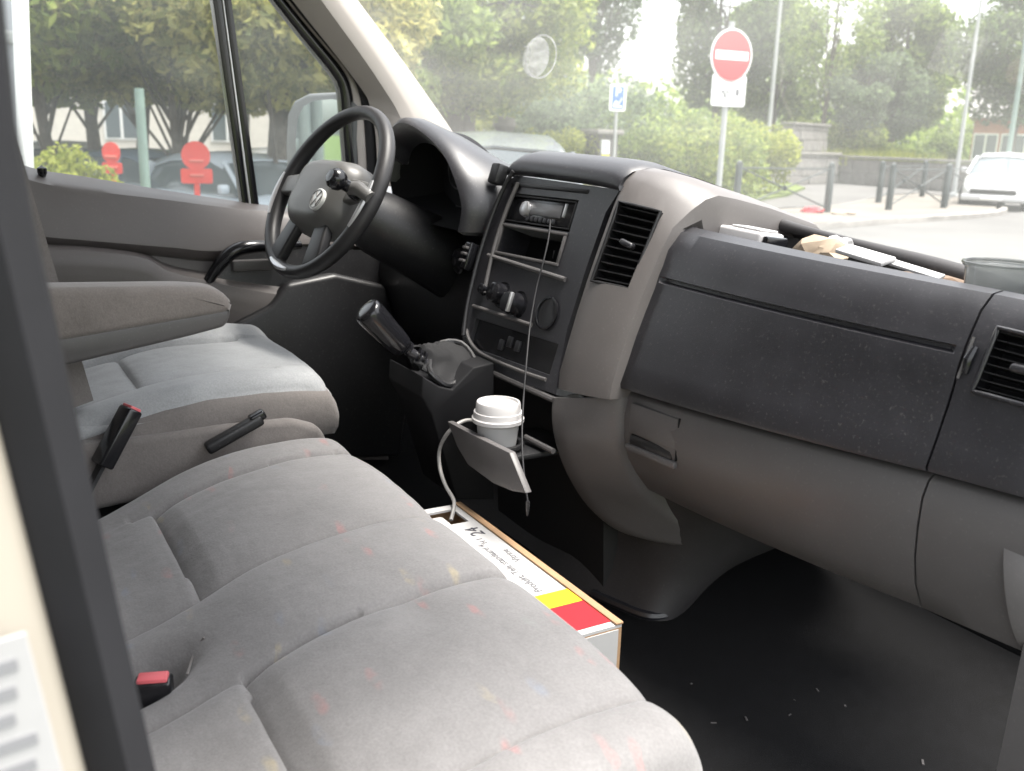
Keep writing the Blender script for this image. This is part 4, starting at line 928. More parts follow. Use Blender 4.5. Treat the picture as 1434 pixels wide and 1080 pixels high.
F_ = Frame(P(1262, 372, y=1.066), V(1, .05, -.14), V(0, .9, .3))
tag(MB().box((-.045, -.006, -.002), (.060, .008, .002), F_.M, .001).build('folded_leaflet', M['paper_white'], None), 'thin folded leaflet trailing right from the white packet', 'leaflet')
crumple('brown_bag', P(1300, 388, y=1.13) + V(0, 0, -.022), (.085, .034, .026), -.1, mat('brown_paper', (.16, .115, .085), .85, .2, var=.3, varscale=40), 'crumpled brown paper bag low in the dash tray left of the clear tub', 'bag', 8, .4)
tb = P(1402, 395, y=1.10); 
tub = thing('clear_tub', 'empty clear plastic tub standing at the right end of the dash tray', 'tub', tb + V(0, 0, -.03))
T = Matrix.Translation(tb + V(.0, 0, -.035))
MB().lathe([(0, .002), (.036, .002), (.039, .006), (.043, .052), (.046, .054), (.046, .058), (.0425, .058), (.0405, .050), (.037, .008), (0, .006)], T, 40).build('tub_wall', M['clear_tub'], tub, 40)
MB().tube([V(tb.x, tb.y, tb.z - .035 + .0575) + V(.0455*math.cos(2*PI*k/40), .0455*math.sin(2*PI*k/40), 0) for k in range(40)], .0022, 8, closed=True).build('tub_rim', M['clear_tub'], tub)
# pale strings lying over the taupe column
for k, (pts, lab) in enumerate(((((905, 240), (940, 243), (960, 249), (985, 256), (1015, 268)), 'pale string lying over the taupe column towards the windscreen'), (((930, 243), (955, 252), (975, 258), (1010, 271), (1030, 281)), 'second pale string behind the taupe column, nearer the dash lip'))):
    tag(MB().tube(spline([P(*p, y=1.10 + .03*i - k*.02) for i, p in enumerate(pts)], 26), .0035, 6).build('string', M['belt'], None), lab, 'string')
# crumbs on the black floor
rnd = random.Random(4); mb = MB()
for i in range(20):
    x, y = rnd.uniform(.35, .85), rnd.uniform(.60, 1.15); s = rnd.uniform(.0006, .0016); a = rnd.uniform(0, PI); l = rnd.uniform(1, 4)
    mb.box((-s*l, -s, 0), (s*l, s, s), Matrix.Translation((x, y, .6505)) @ Matrix.Rotation(a, 4, 'Z'))
tag(mb.build('floor_crumbs', M['taupe_dark'], None), 'pale crumbs scattered on the black cab floor', 'crumbs', kind='stuff')

# ================================================================== OUTSIDE: GROUND
def ground_mat(name, c1, c2, scale, rough=0.9, bump=0.3, speck=120):
    m = mat(name, c1, rough, 0.3); t = m.node_tree; b = t.nodes['Principled BSDF']; L = t.links.new
    tc = t.nodes['Texture Coordinate']
    n1 = t.nodes.new('ShaderNodeTexNoise'); n1.inputs['Scale'].default_value = scale; n1.inputs['Detail'].default_value = 9; n1.inputs['Roughness'].default_value = .65
    n2 = t.nodes.new('ShaderNodeTexNoise'); n2.inputs['Scale'].default_value = speck; n2.inputs['Detail'].default_value = 2
    L(tc.outputs['Object'], n1.inputs['Vector']); L(tc.outputs['Object'], n2.inputs['Vector'])
    ad = t.nodes.new('ShaderNodeMath'); ad.operation = 'MULTIPLY_ADD'; ad.inputs[1].default_value = .35; L(n2.outputs['Fac'], ad.inputs[0]); 
    ml = t.nodes.new('ShaderNodeMath'); ml.operation = 'MULTIPLY'; ml.inputs[1].default_value = .65; L(n1.outputs['Fac'], ml.inputs[0]); L(ml.outputs[0], ad.inputs[2])
    cr = t.nodes.new('ShaderNodeValToRGB'); cr.color_ramp.elements[0].position = .34; cr.color_ramp.elements[1].position = .66
    cr.color_ramp.elements[0].color = (*c1, 1); cr.color_ramp.elements[1].color = (*c2, 1); L(ad.outputs[0], cr.inputs[0]); L(cr.outputs[0], b.inputs['Base Color'])
    bp = t.nodes.new('ShaderNodeBump'); bp.inputs['Strength'].default_value = bump; bp.inputs['Distance'].default_value = .02; L(n2.outputs['Fac'], bp.inputs['Height']); L(bp.outputs[0], b.inputs['Normal'])
    return m
M['asphalt'] = ground_mat('asphalt', (.075, .073, .070), (.12, .117, .112), .35)
M['paving'] = ground_mat('paving', (.11, .10, .085), (.17, .155, .135), .8, speck=60)
M['grass'] = ground_mat('grass', (.05, .075, .018), (.12, .15, .04), 1.4, bump=.8, speck=40)
M['stone'] = ground_mat('stone', (.13, .12, .112), (.25, .24, .22), 1.6, bump=.6, speck=30)
M['earth'] = ground_mat('earth', (.06, .065, .03), (.12, .11, .06), 1.2)
def structure(o): o['kind'] = 'structure'; return o
structure(MB().grid([[V(-600, -600, -.34), V(600, -600, -.34)], [V(-600, 600, -.34), V(600, 600, -.34)]]).build('ground', M['grass'], None, None))
def slab(name, poly, z0, z1, mtl, bev=0.0):
    return structure(MB().prism([V(p.x, p.y, z0) for p in poly], (0, 0, z1 - z0), bev).build(name, mtl, None, 30))
R2 = lambda px, py: P(px, py, z=0)
slab('road', [V(6, -60, 0), V(6, 80, 0), V(-9, 80, 0), V(-40, 60, 0), V(-70, 36, 0), V(-70, 16, 0), V(-13, 9, 0), V(-8.2, 4, 0), V(-8.0, -60, 0)], -.40, 0.0, M['asphalt'])
# paved island with kerb to the right, under the railings
isl = [R2(1085, 300), R2(1120, 322), R2(1180, 319), R2(1250, 313), R2(1330, 307), R2(1392, 301), R2(1396, 293), R2(1340, 283), R2(1290, 276), R2(1240, 279), R2(1190, 292), R2(1140, 297)]
slab('paved_island', isl, -.05, .115, M['paving'])
kc = MB()
ks = spline([p + V(0, 0, 0) for p in isl], 60, True)
cen = sum(isl, Vector()) / len(isl)
def out(p, d): 
    q = (p - cen).normalized(); return p + q * d
kc.grid([[V(*out(p, .0).xy, .124) for p in ks], [V(*out(p, .16).xy, .124) for p in ks], [V(*out(p, .20).xy, .10) for p in ks], [V(*out(p, .21).xy, -.02) for p in ks]], close=True)
structure(kc.build('kerb', M['stone'], None, 40))
# verge with grass by the hedge
slab('grass_verge', [G(950, 22), G(1040, 25), G(1110, 30), G(1135, 36), G(1090, 44), G(1000, 44), G(900, 40), G(820, 32), G(850, 24)], -.40, .07, M['grass'])
slab('parking_lot', [V(-8.3, -60, 0), V(-8.5, 4.2, 0), V(-13.3, 9.3, 0), V(-60, 16, 0), V(-60, -60, 0)], -.42, -.30, M['asphalt'])
slab('planting_bed', [G(-60, 9.5), G(60, 9.2), G(180, 9.5), G(300, 10), G(420, 10.5), G(520, 11), G(520, 12.3), G(420, 12), G(250, 11.5), G(60, 11), G(-60, 11)], -.40, .02, M['earth'])
slab('back_lawn', [G(1120, 48), G(1434, 40), G(1600, 45), G(1600, 110), G(1000, 110), G(1000, 60)], -.40, .9, M['grass'])

# ================================================================== OUTSIDE: PLANTS
def leaf_mat(name, c1, c2, tr=.58):
    m = bpy.data.materials.new(name); m.use_nodes = True; t = m.node_tree; L = t.links.new; b = t.nodes['Principled BSDF']
    g = t.nodes.new('ShaderNodeNewGeometry'); cr = t.nodes.new('ShaderNodeValToRGB')
    cr.color_ramp.elements[0].color = (*c1, 1); cr.color_ramp.elements[1].color = (*c2, 1); L(g.outputs['Random Per Island'], cr.inputs[0])
    b.inputs['Roughness'].default_value = .45; b.inputs['Specular IOR Level'].default_value = .35; L(cr.outputs[0], b.inputs['Base Color'])
    tl = t.nodes.new('ShaderNodeBsdfTranslucent'); L(cr.outputs[0], tl.inputs[0])
    mx = t.nodes.new('ShaderNodeMixShader'); mx.inputs[0].default_value = tr; L(b.outputs[0], mx.inputs[1]); L(tl.outputs[0], mx.inputs[2]); L(mx.outputs[0], t.nodes['Material Output'].inputs['Surface'])
    return m
M['leaf_olive'] = leaf_mat('leaf_olive', (.14, .165, .055), (.52, .48, .17))
M['leaf_fresh'] = leaf_mat('leaf_fresh', (.11, .17, .030), (.34, .38, .09))
M['leaf_dark'] = leaf_mat('leaf_dark', (.055, .092, .030), (.17, .23, .075))
M['leaf_mid'] = leaf_mat('leaf_mid', (.10, .155, .038), (.30, .37, .10))
M['leaf_blue'] = leaf_mat('leaf_blue', (.072, .108, .058), (.19, .25, .125))
M['leaf_lime'] = leaf_mat('leaf_lime', (.16, .20, .028), (.38, .40, .08))
M['bark'] = mat('bark', (.10, .085, .07), .9, .2, bump=(14, .8), var=.3, varscale=9)
def leaves(mb, c, rad, n, size, rnd, flat=.75, droop=0.0):
    for _ in range(n):
        while True:
            p = V(rnd.uniform(-1, 1), rnd.uniform(-1, 1), rnd.uniform(-1, 1))
            if p.length_squared <= 1: break
        p = p * (p.length ** -.35 if p.length > 1e-3 else 1)
        q = c + V(p.x*rad.x, p.y*rad.y, p.z*rad.z)
        nrm = (V(rnd.gauss(0, 1), rnd.gauss(0, 1), rnd.gauss(0, 1)).normalized() + V(p.x, p.y, p.z + .2) * .5).normalized()
        u = nrm.orthogonal().normalized(); a = rnd.uniform(0, 2*PI); u = (Matrix.Rotation(a, 3, nrm) @ u); v = nrm.cross(u)
        s = size * rnd.uniform(.55, 1.35); w_ = s * rnd.uniform(.35, .6)
        k = len(mb.v)
        mb.v += [q - u*s*.5, q + v*w_*.5 + nrm*s*.06, q + u*s*.55 - V(0, 0, droop*s), q - v*w_*.5 + nrm*s*.06]
        mb.f.append([k, k+1, k+2, k+3]); mb.m.append(0)
def tree(name, loc, h, cr, base, mtl, label, seed, n=9000, leaf=.16, clumps=46, trunk=.16, lean=0.0, shape=1.0, group=None, fork=1, gap=.62):
    n = int(n * 1.7); leaf *= 1.22; clumps = int(clumps * 1.35)
    rnd = random.Random(seed); t = thing(name, label, 'tree', loc, group); loc = Vector(loc)
    cz = (base + h) / 2; hz = (h - base) / 2
    cl = []
    for i in range(clumps):
        while True:
            p = V(rnd.uniform(-1, 1), rnd.uniform(-1, 1), rnd.uniform(-1, 1))
            if .12 < p.length < 1: break
        p = p * (p.length ** -.45)
        wd = 1 - shape * .35 * max(0, p.z)
        cl.append((loc + V(p.x*cr*.86*wd, p.y*cr*.86*wd, cz + p.z*hz*.86), V(cr, cr, hz * .8) * rnd.uniform(.17, .34)))
    tb = MB(); tops = []
    for f in range(fork):
        top = loc + V(lean*h*.5 + rnd.uniform(-.12, .12)*cr + (f - (fork-1)/2)*cr*.35, rnd.uniform(-.15, .15)*cr, cz + hz*.45)
        b0 = loc + V((f - (fork-1)/2)*trunk*2.2, 0, -.15)
        ctr = spline([b0, lerp(b0, top, .3) + V(rnd.uniform(-.1, .1), rnd.uniform(-.1, .1), 0), lerp(b0, top, .65) + V(rnd.uniform(-.2, .2), rnd.uniform(-.2, .2), 0), top], 14)
        tb.tube(ctr, [trunk * (1.25 if i == 0 else 1) * (1 - .78*i/13) for i in range(14)], 9); tops.append(ctr)
    tb.build('trunk', M['bark'], t, 60)
    lb = MB()
    for i, (c, r) in enumerate(cl):
        if i % 2 == 0:
            ctr = tops[i % fork]; j = rnd.randint(4, 11); a = ctr[j]
            lb.tube(spline([a, lerp(a, c, .5) + V(0, 0, .12*(c-a).length), c], 6), [trunk*.20*(1-.8*k/5) for k in range(6)], 5)
    lb.build('limbs', M['bark'], t, 60)
    mb = MB(); tot = sum(r.x*r.y*r.z for c, r in cl) or 1
    for c, r in cl: leaves(mb, c, r, max(20, int(n * (r.x*r.y*r.z)**.8 / sum((q.x*q.y*q.z)**.8 for _, q in cl))), leaf, rnd)
    mb.build('crown', mtl, t, None)
    return t
def shrub(name, loc, rx, ry, h, mtl, label, seed, n=3500, leaf=.09, boxy=False, group=None, cat='shrub'):
    n = int(n * 1.5); leaf *= 1.2
    rnd = random.Random(seed); t = thing(name, label, cat, loc, group); loc = Vector(loc); mb = MB()
    K = 26 if not boxy else 40
    for i in range(K):
        a = rnd.uniform(0, 2*PI); rr = rnd.uniform(.1, .8) ** .5
        if boxy: c = loc + V(rnd.uniform(-.85, .85)*rx, rnd.uniform(-.85, .85)*ry, h*rnd.uniform(.2, .86)); r = V(.22*rx, .3*ry, .2*h)
        else: c = loc + V(rr*rx*math.cos(a), rr*ry*math.sin(a), h*(.15 + .68*rnd.random()*(1 - .5*rr*rr))); r = V(rx*.34, ry*.34, h*.22)
        leaves(mb, c, r, n // K, leaf, rnd)
    mb.build('foliage', mtl, t, None)
    sb = MB()
    for i in range(6):
        a = rnd.uniform(0, 2*PI); sb.tube([loc + V(.05*math.cos(a), .05*math.sin(a), -.1), loc + V(.5*rx*math.cos(a), .5*ry*math.sin(a), h*.7)], [.02, .006], 5)
    sb.build('stems', M['bark'], t, None)
    return t
# seen through the driver window
gl_ = 'trees beyond the driver window'
tree('broadleaf_tree', G(60, 17, -.3), 5.4, 2.9, 1.95, M['leaf_fresh'], 'yellow green tree at the far left of the driver window', 11, 9000, .17, 50, .13, group=gl_)
tree('broadleaf_tree', G(132, 20, -.3), 5.9, 2.9, 2.0, M['leaf_mid'], 'thin trunked green tree above the smaller red sign', 12, 9000, .17, 46, .17, group=gl_)
tree('broadleaf_tree', G(262, 16.5, -.3), 5.2, 2.7, 1.9, M['leaf_olive'], 'olive tree with gold tips in the middle of the driver window', 13, 13000, .14, 60, .15, group=gl_)
tree('broadleaf_tree', G(388, 15, -.3), 5.0, 2.5, 2.0, M['leaf_olive'], 'olive tree with thick pale trunk left of the wing mirror', 14, 12000, .14, 56, .23, group=gl_)
tree('broadleaf_tree', G(-60, 22, -.3), 6.4, 3.6, 1.8, M['leaf_mid'], 'large green tree cut off by the left picture edge', 15, 7000, .2, 40, .2, group=gl_)
tree('broadleaf_tree', G(190, 27, -.3), 7.4, 4.0, 2.9, M['leaf_mid'], 'tall green tree behind the green lamp post in the driver window', 16, 7000, .24, 40, .2, group=gl_)
tree('broadleaf_tree', G(330, 26, -.3), 7.4, 4.0, 2.9, M['leaf_mid'], 'tall green tree behind the window divider', 17, 7000, .24, 40, .2, group=gl_)
tree('broadleaf_tree', G(480, 22, -.3), 6.2, 3.2, 2.0, M['leaf_mid'], 'green tree above the wing mirror beside the far pillar', 18, 8000, .2, 44, .2, group=gl_)
shrub('clipped_shrub', G(58, 12), .85, .85, 1.35, M['leaf_lime'], 'rounded yellow green shrub at the left of the driver window', 21, 3500, .09)
for i, (px, d) in enumerate(((300, 11.0), (345, 11.3), (400, 11.6), (440, 11.6))):
    shrub('low_plant', G(px, d, .0), .6, .45, .66, M['leaf_mid'], ('low green plant below the larger red sign', 'low green plant left of the window divider foot', 'low green plant right of the window divider foot', 'low green plant under the wing mirror')[i], 30 + i, 1500, .07, group='plants in the bed across the street', cat='plant')
# seen through the windscreen
gw = 'trees beyond the windscreen'
tree('broadleaf_tree', G(650, 25), 7.0, 3.5, 2.0, M['leaf_fresh'], 'large fresh green tree with forked trunk beside the far pillar', 41, 15000, .17, 66, .24, fork=2, group=gw)
tree('broadleaf_tree', G(560, 32), 8.2, 4.0, 2.2, M['leaf_fresh'], 'light green tree right behind the sloping far pillar', 42, 9000, .22, 46, .22, group=gw)
tree('pine_tree', G(825, 50), 13.5, 3.0, 4.5, M['leaf_blue'], 'tall grey green pine standing against the white sky', 43, 6500, .26, 40, .25, group=gw)
shrub('large_bush', G(800, 31), 3.4, 2.4, 4.0, M['leaf_blue'], 'large blue green bush behind the parking sign', 44, 9000, .15, group='bushes by the park')
shrub('large_bush', G(760, 34), 3.2, 2.4, 4.6, M['leaf_lime'], 'yellow green bush rising behind the blue green bush', 45, 8000, .15, group='bushes by the park')
shrub('clipped_hedge', G(783, 25), 1.05, .8, 1.72, M['leaf_lime'], 'clipped yellow green hedge left of the stone gate post', 46, 5000, .09, True, cat='hedge')
shrub('large_bush', G(905, 29), 1.9, 1.6, 2.9, M['leaf_mid'], 'green bush immediately right of the parking sign', 47, 6000, .13, group='bushes by the park')
shrub('large_bush', G(985, 28), 2.0, 1.6, 2.75, M['leaf_fresh'], 'fresh green bush behind the no entry sign pole', 48, 7000, .12, group='bushes by the park')
shrub('large_bush', G(1045, 31), 1.6, 1.4, 2.6, M['leaf_lime'], 'yellowish bush right of the no entry sign pole', 49, 5000, .12, group='bushes by the park')
tree('broadleaf_tree', G(1002, 48), 13, 3.1, 2.2, M['leaf_dark'], 'dark green tree behind the no entry sign', 50, 10000, .25, 50, .22, group=gw)
tree('broadleaf_tree', G(1078, 52), 9.5, 2.8, 2.0, M['leaf_mid'], 'green tree behind the left lamp post of the three', 51, 8000, .26, 46, .22, group=gw)
tree('slender_tree', G(1152, 46), 13.5, 2.2, 3.0, M['leaf_mid'], 'slender tree with bare upper branches against the sky', 52, 1800, .2, 30, .13, group=gw)
tree('broadleaf_tree', G(1248, 50), 8.8, 3.1, 2.0, M['leaf_mid'], 'rounded green tree behind the stone wall', 53, 11000, .24, 56, .24, group=gw)
tree('broadleaf_tree', G(1215, 47), 5.8, 2.6, 1.6, M['leaf_blue'], 'lower bluish tree in front of the rounded green tree', 56, 6000, .2, 40, .2, group=gw)
tree('broadleaf_tree', G(1418, 46), 9.6, 3.0, 2.6, M['leaf_dark'], 'dark tree with leaning trunk at the right edge of the windscreen', 54, 9000, .22, 44, .18, lean=.06, group=gw)
tree('broadleaf_tree', G(1500, 50), 11, 4.2, 2.2, M['leaf_mid'], 'green tree cut off by the right picture edge', 55, 6000, .26, 40, .2, group=gw)
for i, (px, d, h) in enumerate(((1130, 48, 2.1), (1170, 47, 2.3), (1210, 46, 1.9))):
    shrub('bank_shrub', G(px, d, .8), 1.8, 1.2, h, M['leaf_fresh'], ('leafy shrub on the bank at the left of the stone steps', 'leafy shrub on the bank above the stone steps', 'leafy shrub on the bank at the right of the stone steps')[i], 60 + i, 2600, .16, group='shrubs on the bank')
shrub('flowering_shrub', G(1322, 43, .9), .9, .9, 1.5, M['leaf_mid'], 'pale flowering shrub left of the middle lamp post', 66, 2200, .12)
# a far wood closing the view
rnd = random.Random(99); mb = MB()
for i in range(60):
    px = -300 + 2100*i/59; d = rnd.uniform(70, 95); hh_ = rnd.uniform(5.5, 9) if not 840 < px < 960 else rnd.uniform(5, 6)
    if 1100 < px < 1200 or 1290 < px < 1350: hh_ *= .55
    c = G(px, d, hh_*.5); leaves(mb, c, V(5.2, 5.2, hh_*.55), 420, .75, rnd)
tag(mb.build('far_wood', M['leaf_mid'], None, None), 'far belt of green trees closing the view', 'trees', kind='stuff')
# tall grass on the bank
mb = MB()
for i in range(5200):
    p = lerp(G(1095, rnd.uniform(44, 49)), G(1330, rnd.uniform(41, 46)), rnd.random()); z0 = .75; hgt = rnd.uniform(.25, .8); a = rnd.uniform(0, 2*PI); w_ = .03
    q = V(p.x, p.y, z0); k = len(mb.v); mb.v += [q + V(w_*math.cos(a), w_*math.sin(a), 0), q - V(w_*math.cos(a), w_*math.sin(a), 0), q + V(rnd.gauss(0, .15), rnd.gauss(0, .15), hgt)]; mb.f.append([k, k+1, k+2]); mb.m.append(0)
tag(mb.build('tall_grass', M['leaf_lime'], None, None), 'tall grass growing on the bank above the stone wall', 'grass', kind='stuff')

# ================================================================== OUTSIDE: WALLS, POSTS, SIGNS
sw_ = thing('stone_wall', 'grey stone retaining wall with stepped top behind the railings', 'wall', G(1160, 43))
def wall_block(px0, px1, d0, d1, z0, z1, th, parent, rowh=.28, seed=1):
    rnd = random.Random(seed); a, b = G(px0, d0), G(px1, d1); L_ = (b - a).length; u = (b - a).normalized(); nn = V(-u.y, u.x, 0)
    if nn.dot(CAM - a) > 0: nn = -nn
    FM = Matrix(((u.x, nn.x, 0, a.x), (u.y, nn.y, 0, a.y), (0, 0, 1, 0), (0, 0, 0, 1)))
    MB().box((0.02, .05, z0), (L_ - .02, th, z1 - .03), FM).build('wall_core', M['stone'], parent, 20)
    z = z0
    while z < z1 - .05:
        hz = min(rowh * rnd.uniform(.85, 1.15), z1 - z); x = 0
        while x < L_ - .05:
            wl = min(rnd.uniform(.45, 1.0), L_ - x); pr_ = rnd.uniform(-.02, .03)
            MB().box((x + .012, -pr_, z + .012), (x + wl - .012, .12, z + hz - .012), FM, .02, 1).build('stone', M['stone'], parent, 30)
            x += wl
        z += hz
    MB().box((-.05, -.07, z1), (L_ + .05, th + .05, z1 + .10), FM, .015).build('coping', M['stone'], parent, 30)
wall_block(1085, 1180, 38, 43, 0, 1.15, .5, sw_, .36, 1); wall_block(1110, 1160, 41, 44, 1.26, 2.3, .5, sw_, .4, 2)
lw_ = thing('low_wall', 'long low grey wall running to the right behind the white car', 'wall', G(1300, 42))
wall_block(1181, 1520, 43.2, 36, 0, 1.05, .4, lw_, .5, 3)
# stone gate post and white box by the hedge
gp = thing('gate_post', 'dark stone gate post with flat cap right of the clipped hedge', 'gate post', G(843, 25))
gpl = G(843, 25)
MB().box(gpl + V(-.3, -.3, 0), gpl + V(.3, .3, 1.62), bev=.02).build('shaft', mat('dark_stone', (.10, .095, .09), .8, .3, var=.25), gp)
MB().box(gpl + V(-.40, -.40, 1.62), gpl + V(.40, .40, 1.74), bev=.02).build('cap', M['stone'], gp)
gp2 = thing('gate_post', 'pale stone gate post with ball shaped cap left of the clipped hedge', 'gate post', G(706, 28)); q = G(706, 28)
MB().box(q + V(-.28, -.28, 0), q + V(.28, .28, 1.45), bev=.02).build('shaft', M['stone'], gp2)
MB().lathe([(.42, 1.45), (.42, 1.55), (.2, 1.60), (.34, 1.8), (.30, 2.0), (0, 2.1)], Matrix.Translation(q), 16).build('cap', M['paving'], gp2)
MB().box(G(600, 40) + V(-1, -1, 0), G(600, 40) + V(1, 1, 0.02)).build('manhole', M['stone'], None) if False else None
fn = thing('park_fence', 'dark wooden fence below the forked tree', 'fence', G(650, 29))
for i in range(26):
    q = G(590 + i*4.6, 29.5); MB().box(q + V(-.07, -.02, .05), q + V(.02, .03, 1.35 + .06*((i*7) % 3)), bev=.008).build('picket', M['bark'], fn, 30)
for z in (.4, 1.1): MB().tube([G(590, 29.55, z), G(709, 29.55, z)], .035, 6).build('rail', M['bark'], fn)
M['pole'] = mat('pole_grey', (.34, .35, .34), .5, .4, var=.1)
M['pole_green'] = mat('pole_green', (.17, .235, .205), .5, .4, var=.12)
M['sign_white'] = mat('sign_white', (.78, .78, .76), .4, .4)
M['sign_red'] = mat('sign_red', (.58, .035, .045), .45, .4)
M['sign_blue'] = mat('sign_blue', (.05, .14, .42), .45, .4)
M['post_dark'] = mat('post_dark', (.035, .045, .045), .55, .4, var=.2)
def facing(p, turn=0.0):
    """a panel frame at p that faces the street, turned by some degrees from the van"""
    d = Vector((CAM.x - p.x, CAM.y - p.y, 0)).normalized(); d = Matrix.Rotation(math.radians(turn), 3, 'Z') @ d
    u = V(0, 0, 1).cross(d); return Frame(p, u, V(0, 0, 1))
def rrect(w_, h_, r, n=6):
    pts = []
    for cx, cy, a0 in ((w_-r, h_-r, 0), (-w_+r, h_-r, 90), (-w_+r, -h_+r, 180), (w_-r, -h_+r, 270)):
        for k in range(n + 1): a = math.radians(a0 + 90*k/n); pts.append((cx + r*math.cos(a), cy + r*math.sin(a)))
    return pts
def disc(F, r, n0, n1, name, mtl, parent, u=0, v=0): return MB().prism([F.w(u + r*math.cos(2*PI*k/40), v + r*math.sin(2*PI*k/40), n0) for k in range(40)], F.n*(n1-n0)).build(name, mtl, parent, 30)
def plate(F, w_, h_, r, n0, n1, name, mtl, parent, u=0, v=0): return MB().prism([F.w(u + a, v + b, n0) for a, b in rrect(w_, h_, r)], F.n*(n1-n0)).build(name, mtl, parent, 30)
# no entry sign with white plate
q = G(1014, 13.4); top = CAM + (ray(1024, 78) * (13.4 / Vector((ray(1024, 78).x, ray(1024, 78).y, 0)).length))
ne = thing('no_entry_sign', 'round red no entry sign with white plate on a grey pole', 'road sign', (q.x, q.y, 0))
F_ = facing(V(top.x, top.y, top.z), 38)
MB().tube([V(top.x, top.y, 0) - F_.n*.04, V(top.x, top.y, top.z + .42) - F_.n*.04], .038, 12).build('pole', M['pole'], ne)
disc(F_, .335, .0, .012, 'sign_rim', M['sign_white'], ne); dk = disc(F_, .312, .0122, .016, 'sign_disc', M['sign_red'], ne)
plate(F_, .265, .055, .012, .0162, .019, 'white_bar', M['sign_white'], dk)
cz_ = P(1019, 127, y=top.y).z - top.z
pl_ = plate(F_, .275, .20, .04, .0, .012, 'plate', M['sign_white'], ne, 0, cz_)
def FT(F, u, v, n): return F.M @ Matrix.Translation((u, v, n))
text_mesh('UITGEZONDERD', .058, FT(F_, 0, cz_ + .075, .0128), M['ink_grey'], pl_, depth=.0006, align='CENTER')
def ringp(F, r, u, v, n, w_, name, mtl, parent): MB().tube([F.w(u + r*math.cos(2*PI*k/24), v + r*math.sin(2*PI*k/24), n) for k in range(24)], w_, 5, closed=True).build(name, mtl, parent)
for du in (-.12, -.01): ringp(F_, .048, du, cz_ - .06, .013, .007, 'bicycle_mark', M['ink_grey'], pl_)
MB().tube([F_.w(-.12, cz_ - .06, .013), F_.w(-.09, cz_ + .0, .013), F_.w(-.03, cz_ + .0, .013), F_.w(-.01, cz_ - .06, .013), F_.w(-.07, cz_ - .06, .013), F_.w(-.09, cz_, .013)], .006, 5).build('bicycle_mark', M['ink_grey'], pl_)
plate(F_, .03, .045, .02, .0122, .0135, 'moped_mark', M['ink_grey'], pl_, .14, cz_ - .02)
# parking sign
q = G(862, 24); d_ = ray(865, 137); top = CAM + d_ * (24 / Vector((d_.x, d_.y, 0)).length)
pk_ = thing('parking_sign', 'blue parking sign with tow pictogram on a thin pole', 'road sign', (q.x, q.y, 0))
F_ = facing(top, 25)
MB().tube([V(top.x, top.y, 0) - F_.n*.04, V(top.x, top.y, top.z + .3) - F_.n*.04], .04, 12).build('pole', M['pole'], pk_)
plate(F_, .215, .31, .06, 0, .015, 'sign_border', M['sign_white'], pk_); pb = plate(F_, .155, .262, .01, .0152, .019, 'sign_face', M['sign_blue'], pk_)
text_mesh('P', .30, FT(F_, 0, .03, .0195), M['sign_white'], pb, 'parking_letter', .001, 'CENTER')
MB().prism([F_.w(*p, .0192) for p in ((-.12, -.22), (.12, -.22), (.12, -.19), (.02, -.17), (.0, -.09), (-.06, -.07), (-.11, -.15))], F_.n*.003).build('car_mark', M['sign_white'], pb, 20)
MB().tube([F_.w(.03, -.14, .021), F_.w(.11, .0, .021)], .010, 5).build('tow_mark', M['sign_white'], pb)
# parking meter with its own P
d_ = ray(848, 212); top = CAM + d_ * (22 / Vector((d_.x, d_.y, 0)).length)
pm = thing('parking_meter', 'small parking meter with white P panel above a yellow panel', 'parking meter', (top.x, top.y, 0))
F_ = facing(top, 20)
MB().box((-.10, -top.z, -.10), (.10, .24, -.002), F_.M, .02).build('meter_body', M['pole'], pm)
plate(F_, .09, .12, .01, 0, .008, 'meter_panel', M['sign_white'], pm, 0, .07); text_mesh('P', .17, FT(F_, 0, .01, .0085), M['sign_blue'], pm, 'parking_letter', .001, 'CENTER')
plate(F_, .09, .16, .01, 0, .008, 'yellow_panel', mat('meter_yellow', (.62, .56, .10), .5), pm, 0, -.22)
# street lamps
def lamp(px0, px1, dist, h, label, mtl, r=.07):
    a = G(px1, dist); t = thing('street_lamp', label, 'street lamp', a, 'tall street lamps')
    MB().tube([a + V(0, 0, -.05), a + V(0, 0, .8), a + V(0, 0, h)], [r*1.25, r, r*.6], 12).build('pole', mtl, t)
    MB().lathe([(r*2, 0), (r*2, .05), (r*1.3, .12)], Matrix.Translation(a), 16).build('base', mtl, t)
    MB().tube(spline([a + V(0, 0, h - .1), a + V(.2, .1, h + .25), a + V(.9, .3, h + .4)], 10), r*.45, 8).build('arm', mtl, t)
    MB().box(a + V(.8, .2, h + .34), a + V(1.4, .45, h + .44), bev=.03).build('lamp_head', M['pole'], t)
lamp(1092, 1076, 33, 9, 'tall pale street lamp pole right of the no entry sign', M['pole'])
lamp(1370, 1347, 36, 9, 'tall pale street lamp pole left of the dark right hand tree', M['pole'])
lamp(1430, 1416, 30, 9, 'tall green street lamp pole behind the white car', M['pole_green'])
q = G(199, 12.5, -.3)
gp_ = thing('green_post', 'plain green metal post between the two red signs', 'post', q)
MB().tube([q + V(0, 0, -.05), q + V(0, 0, 1.2), q + V(0, 0, 2.22)], [.062, .058, .055], 14).build('shaft', M['pole_green'], gp_)
MB().lathe([(.13, 0), (.13, .2), (.09, .28)], Matrix.Translation(q), 16).build('collar', M['pole_green'], gp_)
